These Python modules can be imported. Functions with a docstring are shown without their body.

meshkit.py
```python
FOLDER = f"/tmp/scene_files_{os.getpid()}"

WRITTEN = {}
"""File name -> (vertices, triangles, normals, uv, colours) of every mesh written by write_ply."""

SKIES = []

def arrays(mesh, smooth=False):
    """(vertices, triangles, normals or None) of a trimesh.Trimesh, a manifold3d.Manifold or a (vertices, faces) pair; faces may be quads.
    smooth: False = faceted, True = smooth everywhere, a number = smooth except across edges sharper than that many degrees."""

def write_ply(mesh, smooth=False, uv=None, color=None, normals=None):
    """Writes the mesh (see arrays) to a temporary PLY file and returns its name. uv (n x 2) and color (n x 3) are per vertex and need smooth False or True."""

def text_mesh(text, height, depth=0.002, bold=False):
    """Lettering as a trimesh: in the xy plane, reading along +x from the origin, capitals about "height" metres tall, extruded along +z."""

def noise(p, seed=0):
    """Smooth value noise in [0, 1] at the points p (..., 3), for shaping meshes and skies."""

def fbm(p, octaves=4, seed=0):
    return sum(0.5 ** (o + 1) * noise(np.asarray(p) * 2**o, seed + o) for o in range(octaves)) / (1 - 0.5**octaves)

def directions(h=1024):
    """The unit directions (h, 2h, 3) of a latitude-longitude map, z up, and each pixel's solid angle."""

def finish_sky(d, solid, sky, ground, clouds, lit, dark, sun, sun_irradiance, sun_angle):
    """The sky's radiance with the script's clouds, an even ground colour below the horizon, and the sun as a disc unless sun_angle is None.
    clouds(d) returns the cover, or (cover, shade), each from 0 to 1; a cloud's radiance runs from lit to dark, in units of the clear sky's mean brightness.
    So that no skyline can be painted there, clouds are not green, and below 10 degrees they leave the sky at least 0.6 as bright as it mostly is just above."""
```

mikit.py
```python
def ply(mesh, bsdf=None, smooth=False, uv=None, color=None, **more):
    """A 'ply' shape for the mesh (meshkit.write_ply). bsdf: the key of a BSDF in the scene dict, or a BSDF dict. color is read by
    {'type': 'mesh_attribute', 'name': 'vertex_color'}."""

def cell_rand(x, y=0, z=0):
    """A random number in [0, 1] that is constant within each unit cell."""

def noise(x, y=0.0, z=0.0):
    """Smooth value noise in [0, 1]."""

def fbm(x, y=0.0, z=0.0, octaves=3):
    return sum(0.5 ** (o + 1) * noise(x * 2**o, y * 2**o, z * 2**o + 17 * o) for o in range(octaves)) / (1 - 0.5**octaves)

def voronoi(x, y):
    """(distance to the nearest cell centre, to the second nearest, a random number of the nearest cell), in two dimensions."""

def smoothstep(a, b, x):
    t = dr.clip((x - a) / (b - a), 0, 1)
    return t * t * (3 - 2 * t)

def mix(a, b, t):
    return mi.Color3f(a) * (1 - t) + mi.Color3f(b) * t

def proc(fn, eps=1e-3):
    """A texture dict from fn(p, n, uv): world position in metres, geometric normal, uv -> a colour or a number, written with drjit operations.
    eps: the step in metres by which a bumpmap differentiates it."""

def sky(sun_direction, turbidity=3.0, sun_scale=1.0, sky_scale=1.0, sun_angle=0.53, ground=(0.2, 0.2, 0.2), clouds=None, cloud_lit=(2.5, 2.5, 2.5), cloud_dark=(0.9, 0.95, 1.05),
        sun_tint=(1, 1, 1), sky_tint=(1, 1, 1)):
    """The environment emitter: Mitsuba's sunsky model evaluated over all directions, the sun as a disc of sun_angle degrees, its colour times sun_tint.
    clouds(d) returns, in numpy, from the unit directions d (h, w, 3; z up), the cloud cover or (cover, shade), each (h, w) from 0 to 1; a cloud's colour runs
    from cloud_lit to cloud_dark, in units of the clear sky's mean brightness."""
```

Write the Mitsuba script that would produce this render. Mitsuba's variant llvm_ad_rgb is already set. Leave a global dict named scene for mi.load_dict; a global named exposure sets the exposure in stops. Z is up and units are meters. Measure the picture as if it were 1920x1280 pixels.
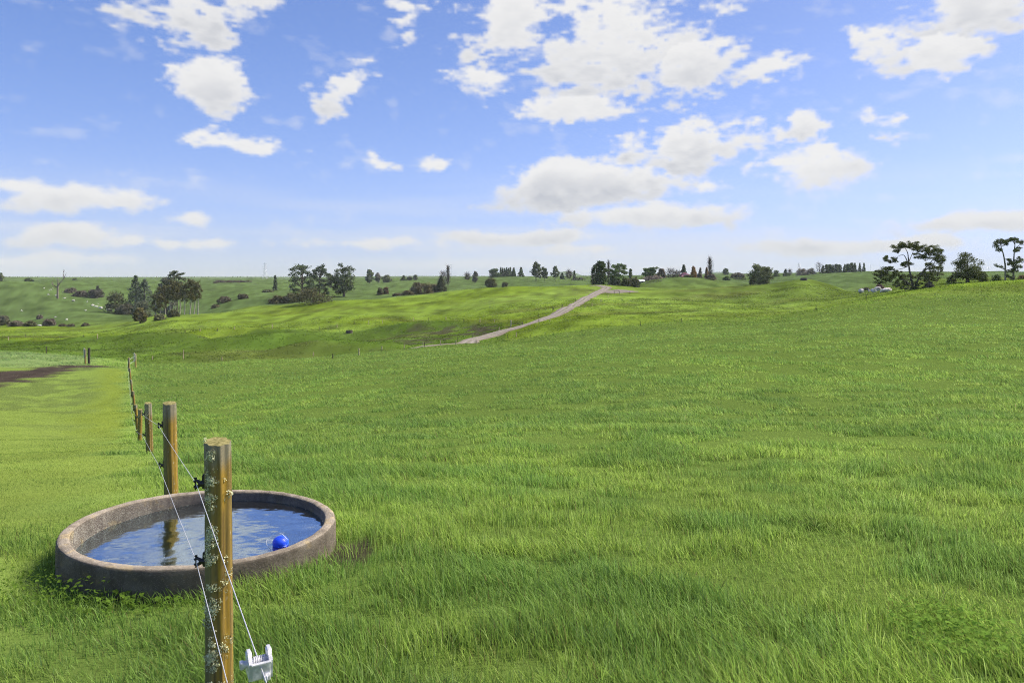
import math, random
import numpy as np, trimesh, manifold3d, shapely
import drjit as dr
import mitsuba as mi
import mikit, meshkit
from mikit import proc, noise, fbm, voronoi, smoothstep, mix
from scipy.interpolate import PchipInterpolator
from scipy.ndimage import map_coordinates

T = mi.ScalarTransform4f
scene, labels = {}, {}

# ------------------------------------------------------------------ camera, sky, exposure
EYE = 2.35                     # metres above the ground beside the nearest fence post
FOC = 1350.0 / 1920.0          # focal length in picture widths
scene['camera'] = {
    'type': 'perspective', 'fov': math.degrees(2 * math.atan(0.5 / FOC)), 'fov_axis': 'x',
    'principal_point_offset_x': 0.0, 'principal_point_offset_y': 120.0 / 1280.0,
    'near_clip': 0.05, 'far_clip': 40000.0,
    'to_world': T().look_at(origin=[0, 0, EYE], target=[0, 1, EYE], up=[0, 0, 1]),
}
exposure = 1.95
SUN = (0.64, 0.27, 0.72)


def cloud_cover(d):
    x, y, z = d[..., 0], d[..., 1], d[..., 2]
    az, el = np.degrees(np.arctan2(x, y)), np.degrees(np.arcsin(np.clip(z, 0, 1)))
    # turbulence seen on the cloud deck: finer and flatter towards the horizon
    q = np.stack([az * np.cos(np.radians(el)), el * 1.5 + 0.02 * el * el, 0 * az], -1)
    n = meshkit.fbm(q * 0.28 + 5.0, 6, 3)
    n2 = meshkit.fbm(q * 0.9 + 31.0, 5, 9)
    wx, wy = (meshkit.fbm(q * 0.22 + 77, 4, 21) - 0.5) * 4.0, (meshkit.fbm(q * 0.22 + 11, 4, 33) - 0.5) * 2.4
    # cumulus: (azimuth, elevation, half width, half height, thickness)
    heaps = [(-24.6,19.6,5.2,2.7,1.),(-26.5,21.6,5,2.2,1.),(-22.4,13.9,3.1,1.5,1.),(-13.4,14.3,2.3,1.8,.95),(-8.2,19.4,1.5,1.7,.8),
             (-20.2,9.7,4.2,.75,.75),(-11.5,9.0,2.1,.9,.9),(-6.0,8.8,1.9,.9,.85),(-31.5,5.3,6.2,1.2,1.1),(-35,5.9,4,.7,.9),(-31.8,2.7,4.2,.9,1.1),(-23.6,4.2,1.8,.7,.75),
             (0.0,18.8,4.8,3.6,1.),(8.2,17.6,8.8,4.1,1.1),(13.7,15.9,3.6,2.1,1.),(-2.1,15.2,3.0,1.3,.8),(4.0,12.9,4.3,1.25,1.),
             (12.9,9.8,6.2,1.8,.95),(6.3,7.1,9.0,2.0,1.45),(11.3,4.6,7.4,1.25,1.35),(15.3,6.9,1.6,.8,.8),(21.8,7.6,4.4,1.7,1.),(22.0,10.9,2.0,1.25,1.),
             (26.9,11.0,2.5,1.3,1.),(26.9,15.8,2.2,1.8,.9),(33.5,17.6,5.6,2.8,1.1),(38,19,5,3,1.),(17.3,11.5,1.4,.8,.85),(30.7,14.6,2.2,1.7,.9),
             (20,15.5,2.6,.8,.5),(1.5,3.2,5.6,.6,1.2),(-13,2.5,9,.55,.7),(-24,2.4,7,.6,.75),(25,2.3,8,.8,1.15),(35,3.6,8,1.2,1.4),(-33,1.1,7,.6,.6),(6,2.2,5,.5,.7)]
    field, base, top = np.full(az.shape, -9.0), np.zeros(az.shape), np.full(az.shape, -9.0)
    for a, e, w, h, k in heaps:
        da = (az + wx - a + 180) % 360 - 180
        r = np.sqrt((da / w) ** 2 + ((el + wy * min(1.0, h / 1.6) - e) / h) ** 2)
        f = k * (1.15 - r)
        low = 1 - np.clip((el - e) / h * 0.5 + 0.62, 0, 1)       # 0 at the top of the heap, 1 at its base
        take = f > field
        base = np.where(take, low * min(1.0, h / 1.9) * k, base)
        field = np.where(take, f, field)
    # beyond the frame: fair-weather cumulus at the same cover
    far = np.clip((np.abs(az) - 40) / 14, 0, 1) + np.clip((el - 23) / 6, 0, 1)
    u = d[..., :2] / np.maximum(z, 0.05)[..., None]
    deck = meshkit.fbm(np.stack([u[..., 0], u[..., 1], 0 * z], -1) * 0.55 + 9, 6, 5)
    field = np.where(far > 0, np.maximum(field, (deck - 0.63) * 4.0 * np.clip(far, 0, 1)), field)
    flatten = np.clip((el - 1) / 9, 0.6, 1)
    n3 = meshkit.fbm(q * 2.6 + 63.0, 4, 12)
    edge = field * 0.9 - 0.11 + ((n - 0.5) * 1.7 + (n2 - 0.5) * 1.25 + (n3 - 0.5) * 0.45) * flatten
    cover = np.clip((edge + 0.02) / 0.52, 0, 1)
    cover = cover * cover * (3 - 2 * cover)
    # thin stratus streaks that thicken towards the horizon
    streak = meshkit.fbm(np.stack([az * 0.07, el * 0.9, 0 * az], -1) + 3, 5, 14)
    veil = np.clip(np.clip((streak - 0.40) * 2.4, 0, 1) * np.clip(1 - el / 8.5, 0, 1) ** 1.1 * 0.6 + 0.50 * np.exp(-el / 3.5), 0, 1)
    wisps = np.clip((meshkit.fbm(q * 0.55 + 50, 6, 44) - 0.62) * 3.5, 0, 1) * 0.35
    cover = 1 - (1 - cover * 0.97) * (1 - veil) * (1 - wisps)
    shade = np.clip(base * 1.35 - 0.16 + (n - 0.5) * 0.9 + (n2 - .5) * .35, 0, 1) * np.clip(edge, 0, 1)
    shade = shade * (0.7 + 0.3 * np.clip((13 - el) / 4, 0, 1))
    shade = np.where(el < 7, shade + 0.38 * np.clip(1 - el / 7, 0, 1), shade)
    return cover, np.clip(shade, 0, 1)


scene['sky'] = mikit.sky(SUN, turbidity=3.0, sun_scale=1.55, sky_scale=1.12, sun_angle=26.0, ground=(0.08, 0.13, 0.04),
                         clouds=cloud_cover, cloud_lit=(2.35, 2.33, 2.3), cloud_dark=(1.42, 1.47, 1.60), sun_tint=(0.90, 0.97, 1.10), sky_tint=(0.93, 0.88, 1.22))


# ------------------------------------------------------------------ bookkeeping
def numbered(name):
    if name not in scene and not any(k.startswith(name + '__') for k in scene):
        return name
    i = 1
    while f'{name}_{i:03d}' in scene or any(k.startswith(f'{name}_{i:03d}__') for k in scene):
        i += 1
    return f'{name}_{i:03d}'


USED = set()


def thing(name, label, category, group=None):
    key, i = name, 0
    while key in USED:
        i += 1
        key = f'{name}_{i:03d}'
    USED.add(key)
    labels[key] = {'label': label, 'category': category}
    if group:
        labels[key]['group'] = group
    return key


def put(key, mesh, bsdf, **kw):
    if kw.get('color') is not None and kw.get('smooth') not in (None, False):
        kw['smooth'] = True
        if len(kw['color']) != len(mesh[0]):
            kw['color'] = np.tile(kw['color'][:1], (len(mesh[0]), 1))
    scene[key] = mikit.ply(mesh, bsdf, **kw)
    return key


def part(owner, name, mesh, bsdf, **kw):
    return put(numbered(owner + '__' + name), mesh, bsdf, **kw)


def setting(name, label=None, kind='structure'):
    labels[name] = {'kind': kind, **({'label': label} if label else {})}


# ------------------------------------------------------------------ the land
# Surveyed profiles of the farmland: for each bearing (tangent to the right of straight ahead) pairs of
# (distance ahead in metres, drop below the eye as a slope in 1/1350), joined smoothly.
K = 1350.0 / 1280.0
NEAR = '3:1530 4.2:1275 7:1000 10:905 '
PROFILES = {
 -700: NEAR+'15:850 25:800 40:750 60:705 75:678 90:662 115:674 160:662 200:645 230:635 270:637 330:612 380:606 450:616 520:594 600:558 690:524 900:518 1500:521 4000:520',
 0: NEAR+'15:858 20:838 30:795 40:762 50:735 60:704 68:688 78:668 90:657 112:673 150:664 190:652 218:645 230:633 262:637 300:622 340:610 380:609 425:620 470:614 520:595 580:565 640:541 690:531 760:527 900:531 1200:525 2000:522 5000:520',
 160: NEAR+'15:852 22:832 30:805 38:772 50:740 60:708 67:692 76:680 90:666 110:676 140:670 170:655 200:643 208:641 216:631 250:637 280:632 310:621 330:613 380:620 440:606 500:592 560:578 620:560 700:543 780:535 900:528 1500:523 5000:520',
 320: NEAR+'15:850 22:828 30:800 38:770 50:736 60:712 75:690 88:679 106:688 128:682 150:662 178:645 190:638 200:621 230:626 262:619 300:606 345:594 375:589 400:592 450:604 520:594 600:572 650:562 800:541 1000:530 1500:524 5000:520',
 480: NEAR+'15:846 22:822 30:792 38:765 50:736 60:714 75:692 96:674 110:686 130:683 150:664 166:652 186:652 208:650 222:640 233:613 266:618 300:614 340:600 400:582 445:574 490:584 540:568 560:561 700:545 900:532 1200:525 2000:522 5000:520',
 640: NEAR+'15:842 22:815 30:780 38:754 50:722 60:704 75:686 105:666 122:685 145:668 160:656 172:648 190:646 212:643 221:638 229:622 260:613 310:592 370:576 420:562 470:573 520:566 600:552 800:540 1000:530 1300:524 2000:522 5000:520',
 800: NEAR+'15:838 22:806 30:770 38:742 50:708 60:690 75:672 95:658 118:650 135:655 152:648 180:638 212:629 226:621 238:603 246:601 266:607 288:603 320:589 400:563 450:550 505:560 600:552 700:545 900:532 1200:523 2000:521 5000:519',
 960: NEAR+'15:832 22:795 30:758 38:728 50:692 60:672 70:657 83:663 100:650 118:633 140:652 175:634 215:611 270:586 350:559 450:537 520:547 650:540 800:530 1200:519.5 2000:519 5000:518.5',
 1120: NEAR+'15:828 22:788 30:750 38:718 50:680 60:660 70:646 82:651 100:634 116:615 145:625 200:596 280:570 360:549 420:535 490:545 700:529 1000:521 1500:518 5000:518',
 1280: NEAR+'15:826 22:782 30:742 38:710 50:670 60:650 70:634 82:639 104:617 121:600 155:611 220:586 300:562 370:544 410:551 465:536 515:518 560:524 800:521 1200:517 5000:518',
 1440: NEAR+'15:825 22:780 30:738 38:702 50:660 60:636 70:622 81:627 104:609 125:592 160:604 220:579 280:556 330:538 352:534 390:541 450:543 560:532 700:526 1000:517 1400:514 5000:517',
 1507: NEAR+'15:825 22:779 30:737 38:700 50:656 60:632 70:618 81:622 104:602 128:582 160:597 220:573 268:550 308:529 326:524 352:533 410:543 500:533 700:523 1000:514 1400:512 5000:517',
 1560: NEAR+'15:825 22:779 30:736 38:699 50:654 60:630 70:616 81:618 104:597 130:573 165:588 220:568 268:553 308:540 330:536 360:544 430:546 600:523 900:511 1500:511 5000:516',
 1600: NEAR+'15:825 22:778 30:736 38:698 50:652 60:628 70:614 81:615 104:592 132:564 165:582 215:564 260:552 305:546 345:548 420:546 600:520 900:510 1500:511 5000:516',
 1760: NEAR+'15:825 22:778 30:735 38:696 50:650 60:626 70:612 80:613 104:578 137:540 170:554 230:535 300:527 500:520 900:510.5 1500:513 5000:516',
 1920: NEAR+'15:825 22:778 30:735 38:695 50:649 60:625 70:611 80:612 104:568 142:527 180:534 250:526 600:519 900:511 1500:515 5000:517',
 2500: NEAR+'15:825 22:778 30:735 38:692 50:645 60:620 70:604 80:600 104:548 150:500 190:505 300:500 600:505 900:505 1500:512 5000:517',
}
R_MIN, R_MAX = 0.4, 7600.0
N_R = 1000
LR = np.linspace(math.log(R_MIN), math.log(R_MAX), N_R)
A_IN, A_STEP = math.radians(54.0), math.radians(0.19)
AZ = np.concatenate([np.linspace(-math.pi, -A_IN, 60, endpoint=False), np.arange(-A_IN, A_IN + 1e-9, A_STEP), np.linspace(A_IN, math.pi, 61)[1:]])


def _profile_grid():
    us = np.array([(k - 960) / 1350.0 for k in PROFILES])
    ly = np.linspace(math.log(0.2), math.log(15000), 1200)
    tab = []
    for text in PROFILES.values():
        pairs = np.array([list(map(float, p.split(':'))) for p in text.split()])
        dist, z = pairs[:, 0] * K, -(pairs[:, 1] - 520.0) / 1350.0 * pairs[:, 0] * K
        dist, z = np.r_[0.2, 1.2, dist, 15000.0], np.r_[-2.30, -2.32, z, 15000 * 0.0015]
        tab.append(PchipInterpolator(np.log(dist), z)(ly))
    return us, ly, PchipInterpolator(us, np.array(tab), axis=0)


_US, _LY, _TAB = _profile_grid()
az_c = np.clip(AZ, -A_IN, A_IN)
_u = np.tan(az_c)
_rows = _TAB(_u)                                   # (azimuth, ln y)
GZ = np.empty((len(AZ), N_R))
for i, a in enumerate(az_c):
    yy = np.log(np.maximum(np.exp(LR) * math.cos(a), 0.2))
    GZ[i] = np.interp(yy, _LY, _rows[i])
left, right = GZ[np.searchsorted(AZ, -A_IN)], GZ[np.searchsorted(AZ, A_IN - 1e-9)]
for i, a in enumerate(AZ):                         # behind the viewer the two sides run into one another
    if abs(a) > A_IN:
        t = (a - A_IN) if a > 0 else (a + 2 * math.pi - A_IN)
        t = t / (2 * math.pi - 2 * A_IN)
        t = t * t * (3 - 2 * t)
        GZ[i] = right * (1 - t) + left * t
GX, GY = np.sin(AZ)[:, None] * np.exp(LR)[None], np.cos(AZ)[:, None] * np.exp(LR)[None]


def bump(x, y, cx, cy, rx, ry, h, turn=0.0):
    c, s = math.cos(turn), math.sin(turn)
    dx, dy = x - cx, y - cy
    return h * np.exp(-(((dx * c + dy * s) / rx) ** 2 + ((-dx * s + dy * c) / ry) ** 2))


def cap(x, y, cx, cy, rx, ry, h, turn=0.0):
    c, s = math.cos(turn), math.sin(turn)
    dx, dy = x - cx, y - cy
    d2 = ((dx * c + dy * s) / rx) ** 2 + ((-dx * s + dy * c) / ry) ** 2
    q = 1 - d2
    return h * 0.5 * (q + np.sqrt(q * q + 0.02)) * (d2 < 9)


def undulation(x, y):
    p = np.stack([x, y, 0 * x], -1)
    r = np.hypot(x, y)
    z = (meshkit.fbm(p / 9.0, 3, 4) - 0.5) * 0.30 * np.clip((r - 6) / 20, 0, 1)
    z += (meshkit.fbm(p / 30.0, 3, 6) - 0.5) * 2.6 * np.clip((r - 60) / 130, 0, 1)
    z += (meshkit.fbm(p / 120.0, 3, 8) - 0.5) * 5.0 * np.clip((r - 330) / 500, 0, 1)
    z += (meshkit.fbm(p / 1.6, 3, 2) - 0.5) * 0.16 * np.clip((r - 4) / 30, 0, 1)
    z += (meshkit.fbm(p / 700.0, 3, 18) - 0.5) * 22.0 * np.clip((r - 1300) / 1500, 0, 1)
    # mounds in the hollow below the near paddock
    z += np.maximum(cap(x, y, -38.5, 162, 17, 11, 2.6, .15), cap(x, y, -59, 176, 24, 12, 2.9, .25))
    z += bump(x, y, -24, 236, 22, 12, .8)
    return z


def fence_x(y):
    return -1.80 + (4.15 - y) * 0.54


GZ += undulation(GX, GY) + EYE


def ground(x, y):
    x, y = np.asarray(x, float), np.asarray(y, float)
    ai = np.interp(np.arctan2(x, y), AZ, np.arange(len(AZ)))
    ri = (np.log(np.maximum(np.hypot(x, y), R_MIN)) - LR[0]) / (LR[1] - LR[0])
    return map_coordinates(GZ, [np.ravel(ai), np.ravel(ri)], order=1, mode='nearest').reshape(x.shape)


def seen(px, py, start=3.0, stop=6000.0):
    """The first point of the land along a line of sight (used to survey positions)."""
    u, s = (px - 960) / 1350.0, -(py - 520) / 1350.0
    y = np.exp(np.linspace(math.log(start), math.log(stop), 6000))
    hit = ground(u * y, y) - EYE - s * y > 0
    k = int(np.argmax(hit)) if hit.any() else len(y) - 1
    return u * y[k], y[k], float(ground(u * y[k], y[k]))


# trough: rim centre, outer radius, its slight lean with the ground
TC, TR, TLX, TLY = np.array([-2.898, 6.806, EYE - 2.310]), 1.2, -0.0334, -0.0317
WALL = 0.115


# ------------------------------------------------------------------ pasture colours (linear albedo, by what grows where)
def lerp(a, b, t):
    return np.asarray(a) * (1 - t[..., None]) + np.asarray(b) * t[..., None]


def sstep(a, b, x):
    t = np.clip((x - a) / (b - a), 0, 1)
    return t * t * (3 - 2 * t)


LONG, SHORT, BRIGHT, DULL, SOIL = (0.180, 0.272, 0.066), (0.158, 0.220, 0.046), (0.120, 0.182, 0.018), (0.060, 0.080, 0.030), (0.052, 0.043, 0.036)
OLIVE_SWARD = (0.052, 0.096, 0.016)


def inside(poly, x, y, soft):
    """1 inside the outline, 0 outside, running over "soft" metres with a ragged edge."""
    pts = shapely.points(np.ravel(x), np.ravel(y))
    g = shapely.Polygon(poly)
    d = np.where(shapely.contains(g, pts), 1, -1) * shapely.distance(g.exterior, pts)
    return d.reshape(np.shape(x)), soft


MUD = [(-48, 64), (-48.5, 68), (-47.4, 72.7), (-46.3, 77), (-43.6, 80), (-42.4, 77), (-41.7, 69.5), (-41.9, 65), (-41.1, 60.3), (-40, 56), (-56, 50), (-62, 60)]
MUD_BANK = [(-46, 240), (-33, 247), (-19, 241), (-9, 231), (0, 227), (-2, 215), (-9, 196), (-15, 188), (-24, 178), (-33, 182), (-42, 215)]
UPPER_FENCE = np.array([(-172, 243), (-134, 227), (-100, 213), (-87, 246), (-59, 249), (-31, 259), (-3, 236), (0, 120), (400, 100)], float)


def grass_colour(x, y):
    p = np.stack([x, y, 0 * x], -1)
    n1, n2, n3 = meshkit.fbm(p / 2.2, 4, 51), meshkit.fbm(p / 14, 4, 52), meshkit.fbm(p / 60, 3, 53)
    r = np.hypot(x, y)
    far = sstep(105, 150, y + 0 * x)
    c = lerp(LONG, BRIGHT, np.clip(far * (0.78 + (n3 - 0.5) * 0.9) + (1 - far) * (0.10 + (n2 - .5) * 0.5), 0, 1))
    low = np.interp(x, UPPER_FENCE[:, 0], UPPER_FENCE[:, 1])
    hollow = sstep(3, -3, y - low + (n2 - 0.5) * 6) * far
    c = lerp(c, OLIVE_SWARD, hollow * (0.75 + 0.4 * (n2 - .5)))
    c = lerp(c, (0.078, 0.120, 0.030), sstep(60, 105, x + (n2 - .5) * 30) * sstep(200, 260, y) * 0.6)
    c = c * (1 + (n2 - 0.5) * 0.55 * (1 - far))[..., None]
    lane = sstep(-0.2, 1.1, fence_x(y) - x + (n1 - 0.5) * 2.6) * sstep(76, 70, y + (n1 - .5) * 4) * sstep(4.8, 9.5, y + (n2 - .5) * 3)
    c = lerp(c, SHORT, lane * (0.9 - 0.35 * sstep(25, 60, y)))
    strip = lane * sstep(3.8, 1.2, fence_x(y) - x + (n1 - .5) * 1.4) * sstep(22, 34, y)
    c = lerp(c, (0.150, 0.200, 0.030), strip * 0.7)
    worn = lane * sstep(18, 40, y) * sstep(0.43, 0.60, n1) * (1 - strip)
    c = lerp(c, DULL, worn * 0.55)
    knoll = sstep(70, 76, y + (n1 - .5) * 4) * sstep(100, 92, y) * sstep(2, 6, fence_x(y) - x)
    c = lerp(c, (0.150, 0.215, 0.085), knoll * 0.8)
    c = lerp(c, DULL, sstep(0.55, 0.80, meshkit.fbm(p / 5, 5, 57)) * far * 0.5)
    c = lerp(c, (0.10, 0.10, 0.035), sstep(0.56, 0.75, meshkit.fbm(np.stack([x / 50, y / 22, 0 * x], -1), 4, 58)) * far * 0.38)
    c = lerp(c, (0.070, 0.112, 0.040), sstep(430, 600, r) * 0.85)
    mot = meshkit.fbm(np.stack([x / 7, y / 16, 0 * x], -1), 5, 59)
    c = c * (1 + far * (mot - 0.5) * 1.3)[..., None]
    return c * (0.80 + 0.40 * n1)[..., None]


def soil_mask(x, y):
    m = np.zeros(np.shape(x))
    near = (np.abs(x + 50) < 24) & (np.abs(y - 65) < 26)
    n = lambda s, k: meshkit.fbm(np.stack([x, y, 0 * x], -1) / s, 4, k)
    if near.any():
        xs, ys = x[near], y[near]
        d, _ = inside(MUD, xs, ys, 1)
        nn = meshkit.fbm(np.stack([xs * .6, ys, 0 * xs], -1) / 1.3, 4, 61)
        m[near] = np.maximum(m[near], sstep(-1.5, 1.5, d + (nn - 0.5) * 7))
    worn = np.hypot((x - TC[0] - 1.38) / 0.30, (y - TC[1] + 0.05) / 0.42)
    if (worn < 2.5).any():
        m = np.maximum(m, sstep(1.3, 0.5, worn + (n(0.18, 65) - 0.5) * 1.2) * 0.9)
    bank = (np.abs(x + 22) < 45) & (np.abs(y - 212) < 55)
    if bank.any():
        xs, ys = x[bank], y[bank]
        d, _ = inside(MUD_BANK, xs, ys, 1)
        nn = meshkit.fbm(np.stack([xs, ys * .6, 0 * xs], -1) / 3.0, 4, 62)
        m[bank] = np.maximum(m[bank], sstep(-3, 6, d + (nn - 0.5) * 22) * sstep(0.40, 0.56, nn) * 0.8 * sstep(-60, -15, xs))
    return m


MESH_R = np.concatenate([np.geomspace(0.4, 60, 165, endpoint=False), np.geomspace(60, 520, 240, endpoint=False), np.geomspace(520, 7500, 135)])
na, nr = len(AZ), len(MESH_R)
vx, vy = (np.sin(AZ)[:, None] * MESH_R[None]).ravel(), (np.cos(AZ)[:, None] * MESH_R[None]).ravel()
vz = ground(vx, vy)
col = grass_colour(vx, vy)
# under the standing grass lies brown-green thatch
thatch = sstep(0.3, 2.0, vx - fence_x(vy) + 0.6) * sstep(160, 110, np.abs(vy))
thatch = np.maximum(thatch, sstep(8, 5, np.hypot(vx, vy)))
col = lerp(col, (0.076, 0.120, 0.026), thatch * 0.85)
clod = meshkit.fbm(np.stack([vx, vy, 0 * vx], -1) / 0.9, 3, 66)
col = lerp(col, np.array(SOIL) * (0.55 + 0.9 * clod)[:, None], soil_mask(vx, vy))
ii, jj = np.meshgrid(np.arange(na - 1), np.arange(nr - 1), indexing='ij')
a0 = ii * nr + jj
quads = np.stack([a0, a0 + 1, a0 + nr + 1, a0 + nr], -1).reshape(-1, 4)
fan_c = len(vx)
V = np.vstack([np.stack([vx, vy, vz], -1), [[0, 0, float(ground(0.0, 0.4))]]])
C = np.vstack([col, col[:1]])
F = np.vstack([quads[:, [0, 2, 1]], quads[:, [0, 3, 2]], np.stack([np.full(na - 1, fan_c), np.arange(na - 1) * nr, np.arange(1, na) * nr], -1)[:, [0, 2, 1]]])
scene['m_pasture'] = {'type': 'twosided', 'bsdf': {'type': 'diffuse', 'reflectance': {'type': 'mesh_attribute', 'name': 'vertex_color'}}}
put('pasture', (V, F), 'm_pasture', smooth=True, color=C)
setting('pasture', 'rolling green pasture running down from the viewer and up to the skyline')

# the line of the gravel track, surveyed from the viewer
TRACK = [(0, 0, 0)]
for px_, py_ in ((842, 648), (880, 640), (922, 628), (962, 616), (1002, 604), (1046, 588), (1080, 570), (1108, 555), (1128, 545), (1138, 539)):
    x_, y_, _ = seen(px_, py_, 125, 480)
    TRACK.append((y_, x_, 0))
TRACK = np.array([(y, x) for y, x, _ in TRACK[1:]])
order = np.argsort(TRACK[:, 0]); TRACK = TRACK[order]
fx = PchipInterpolator(TRACK[:, 0], TRACK[:, 1])


def track_x(y):
    return np.where((y > TRACK[0, 0] - 8) & (y < TRACK[-1, 0] + 10), fx(np.clip(y, TRACK[0, 0], TRACK[-1, 0])), 1e6)


def track_half(y):
    slope = np.abs(fx(np.clip(y + 1, TRACK[0, 0], TRACK[-1, 0])) - fx(np.clip(y - 1, TRACK[0, 0], TRACK[-1, 0]))) / 2
    return 2.9 * np.sqrt(1 + slope ** 2)


# ------------------------------------------------------------------ grass
rng = np.random.default_rng(7)


def sample_blades(y0, y1, dens, power, ref):
    """Blade positions between two distances, thinning as (ref/y)^power."""
    ys = np.exp(np.linspace(math.log(y0), math.log(y1), 400))
    rho = dens * (ref / ys) ** power * np.where(ys < ref, (ref / ys) ** -power, 1)
    half = 0.76 * ys + 0.6
    w = rho * 2 * half
    cum = np.r_[0, np.cumsum((w[1:] + w[:-1]) / 2 * np.diff(ys))]
    n = int(cum[-1])
    y = np.interp(rng.random(n) * cum[-1], cum, ys)
    x = (rng.random(n) * 2 - 1) * (0.76 * y + 0.6)
    return x, y


def grass_height(x, y):
    p = np.stack([x, y, 0 * x], -1)
    r = np.hypot(x, y)
    clump = meshkit.fbm(np.stack([x * 0.75, y * 1.1, 0 * x], -1) / 0.5, 3, 71)
    tuft = meshkit.fbm(np.stack([x * 0.8, y * 1.1, 0 * x], -1) / 1.15, 3, 74)
    swell = meshkit.fbm(p / 3.2, 3, 72)
    mixed = np.where(r < 12, 0.55 * clump + 0.25 * swell + 0.2 * tuft, 0.25 * clump + 0.5 * tuft + 0.25 * swell)
    h = np.where(r < 12, 0.070 + 0.120 * sstep(0.35, 0.66, mixed), 0.045 + 0.170 * sstep(0.41, 0.61, mixed))
    lane = sstep(-0.6, 1.0, fence_x(y) - x + (clump - .5) * 2.2) * sstep(5.0, 8.5, y) * sstep(78, 70, y)
    h = h * (1 - lane) + (0.022 + 0.028 * clump) * lane
    foot = sstep(-0.6, 0.4, fence_x(y) - x) * sstep(7.5, 5.0, y)
    h *= 1 - 0.42 * foot
    d = np.abs(np.hypot(x - TC[0], y - TC[1]) - TR)
    h = np.where((d < 0.22) & (h < .11), h + 0.05 * (1 - d / .22), h)
    return h


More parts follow.
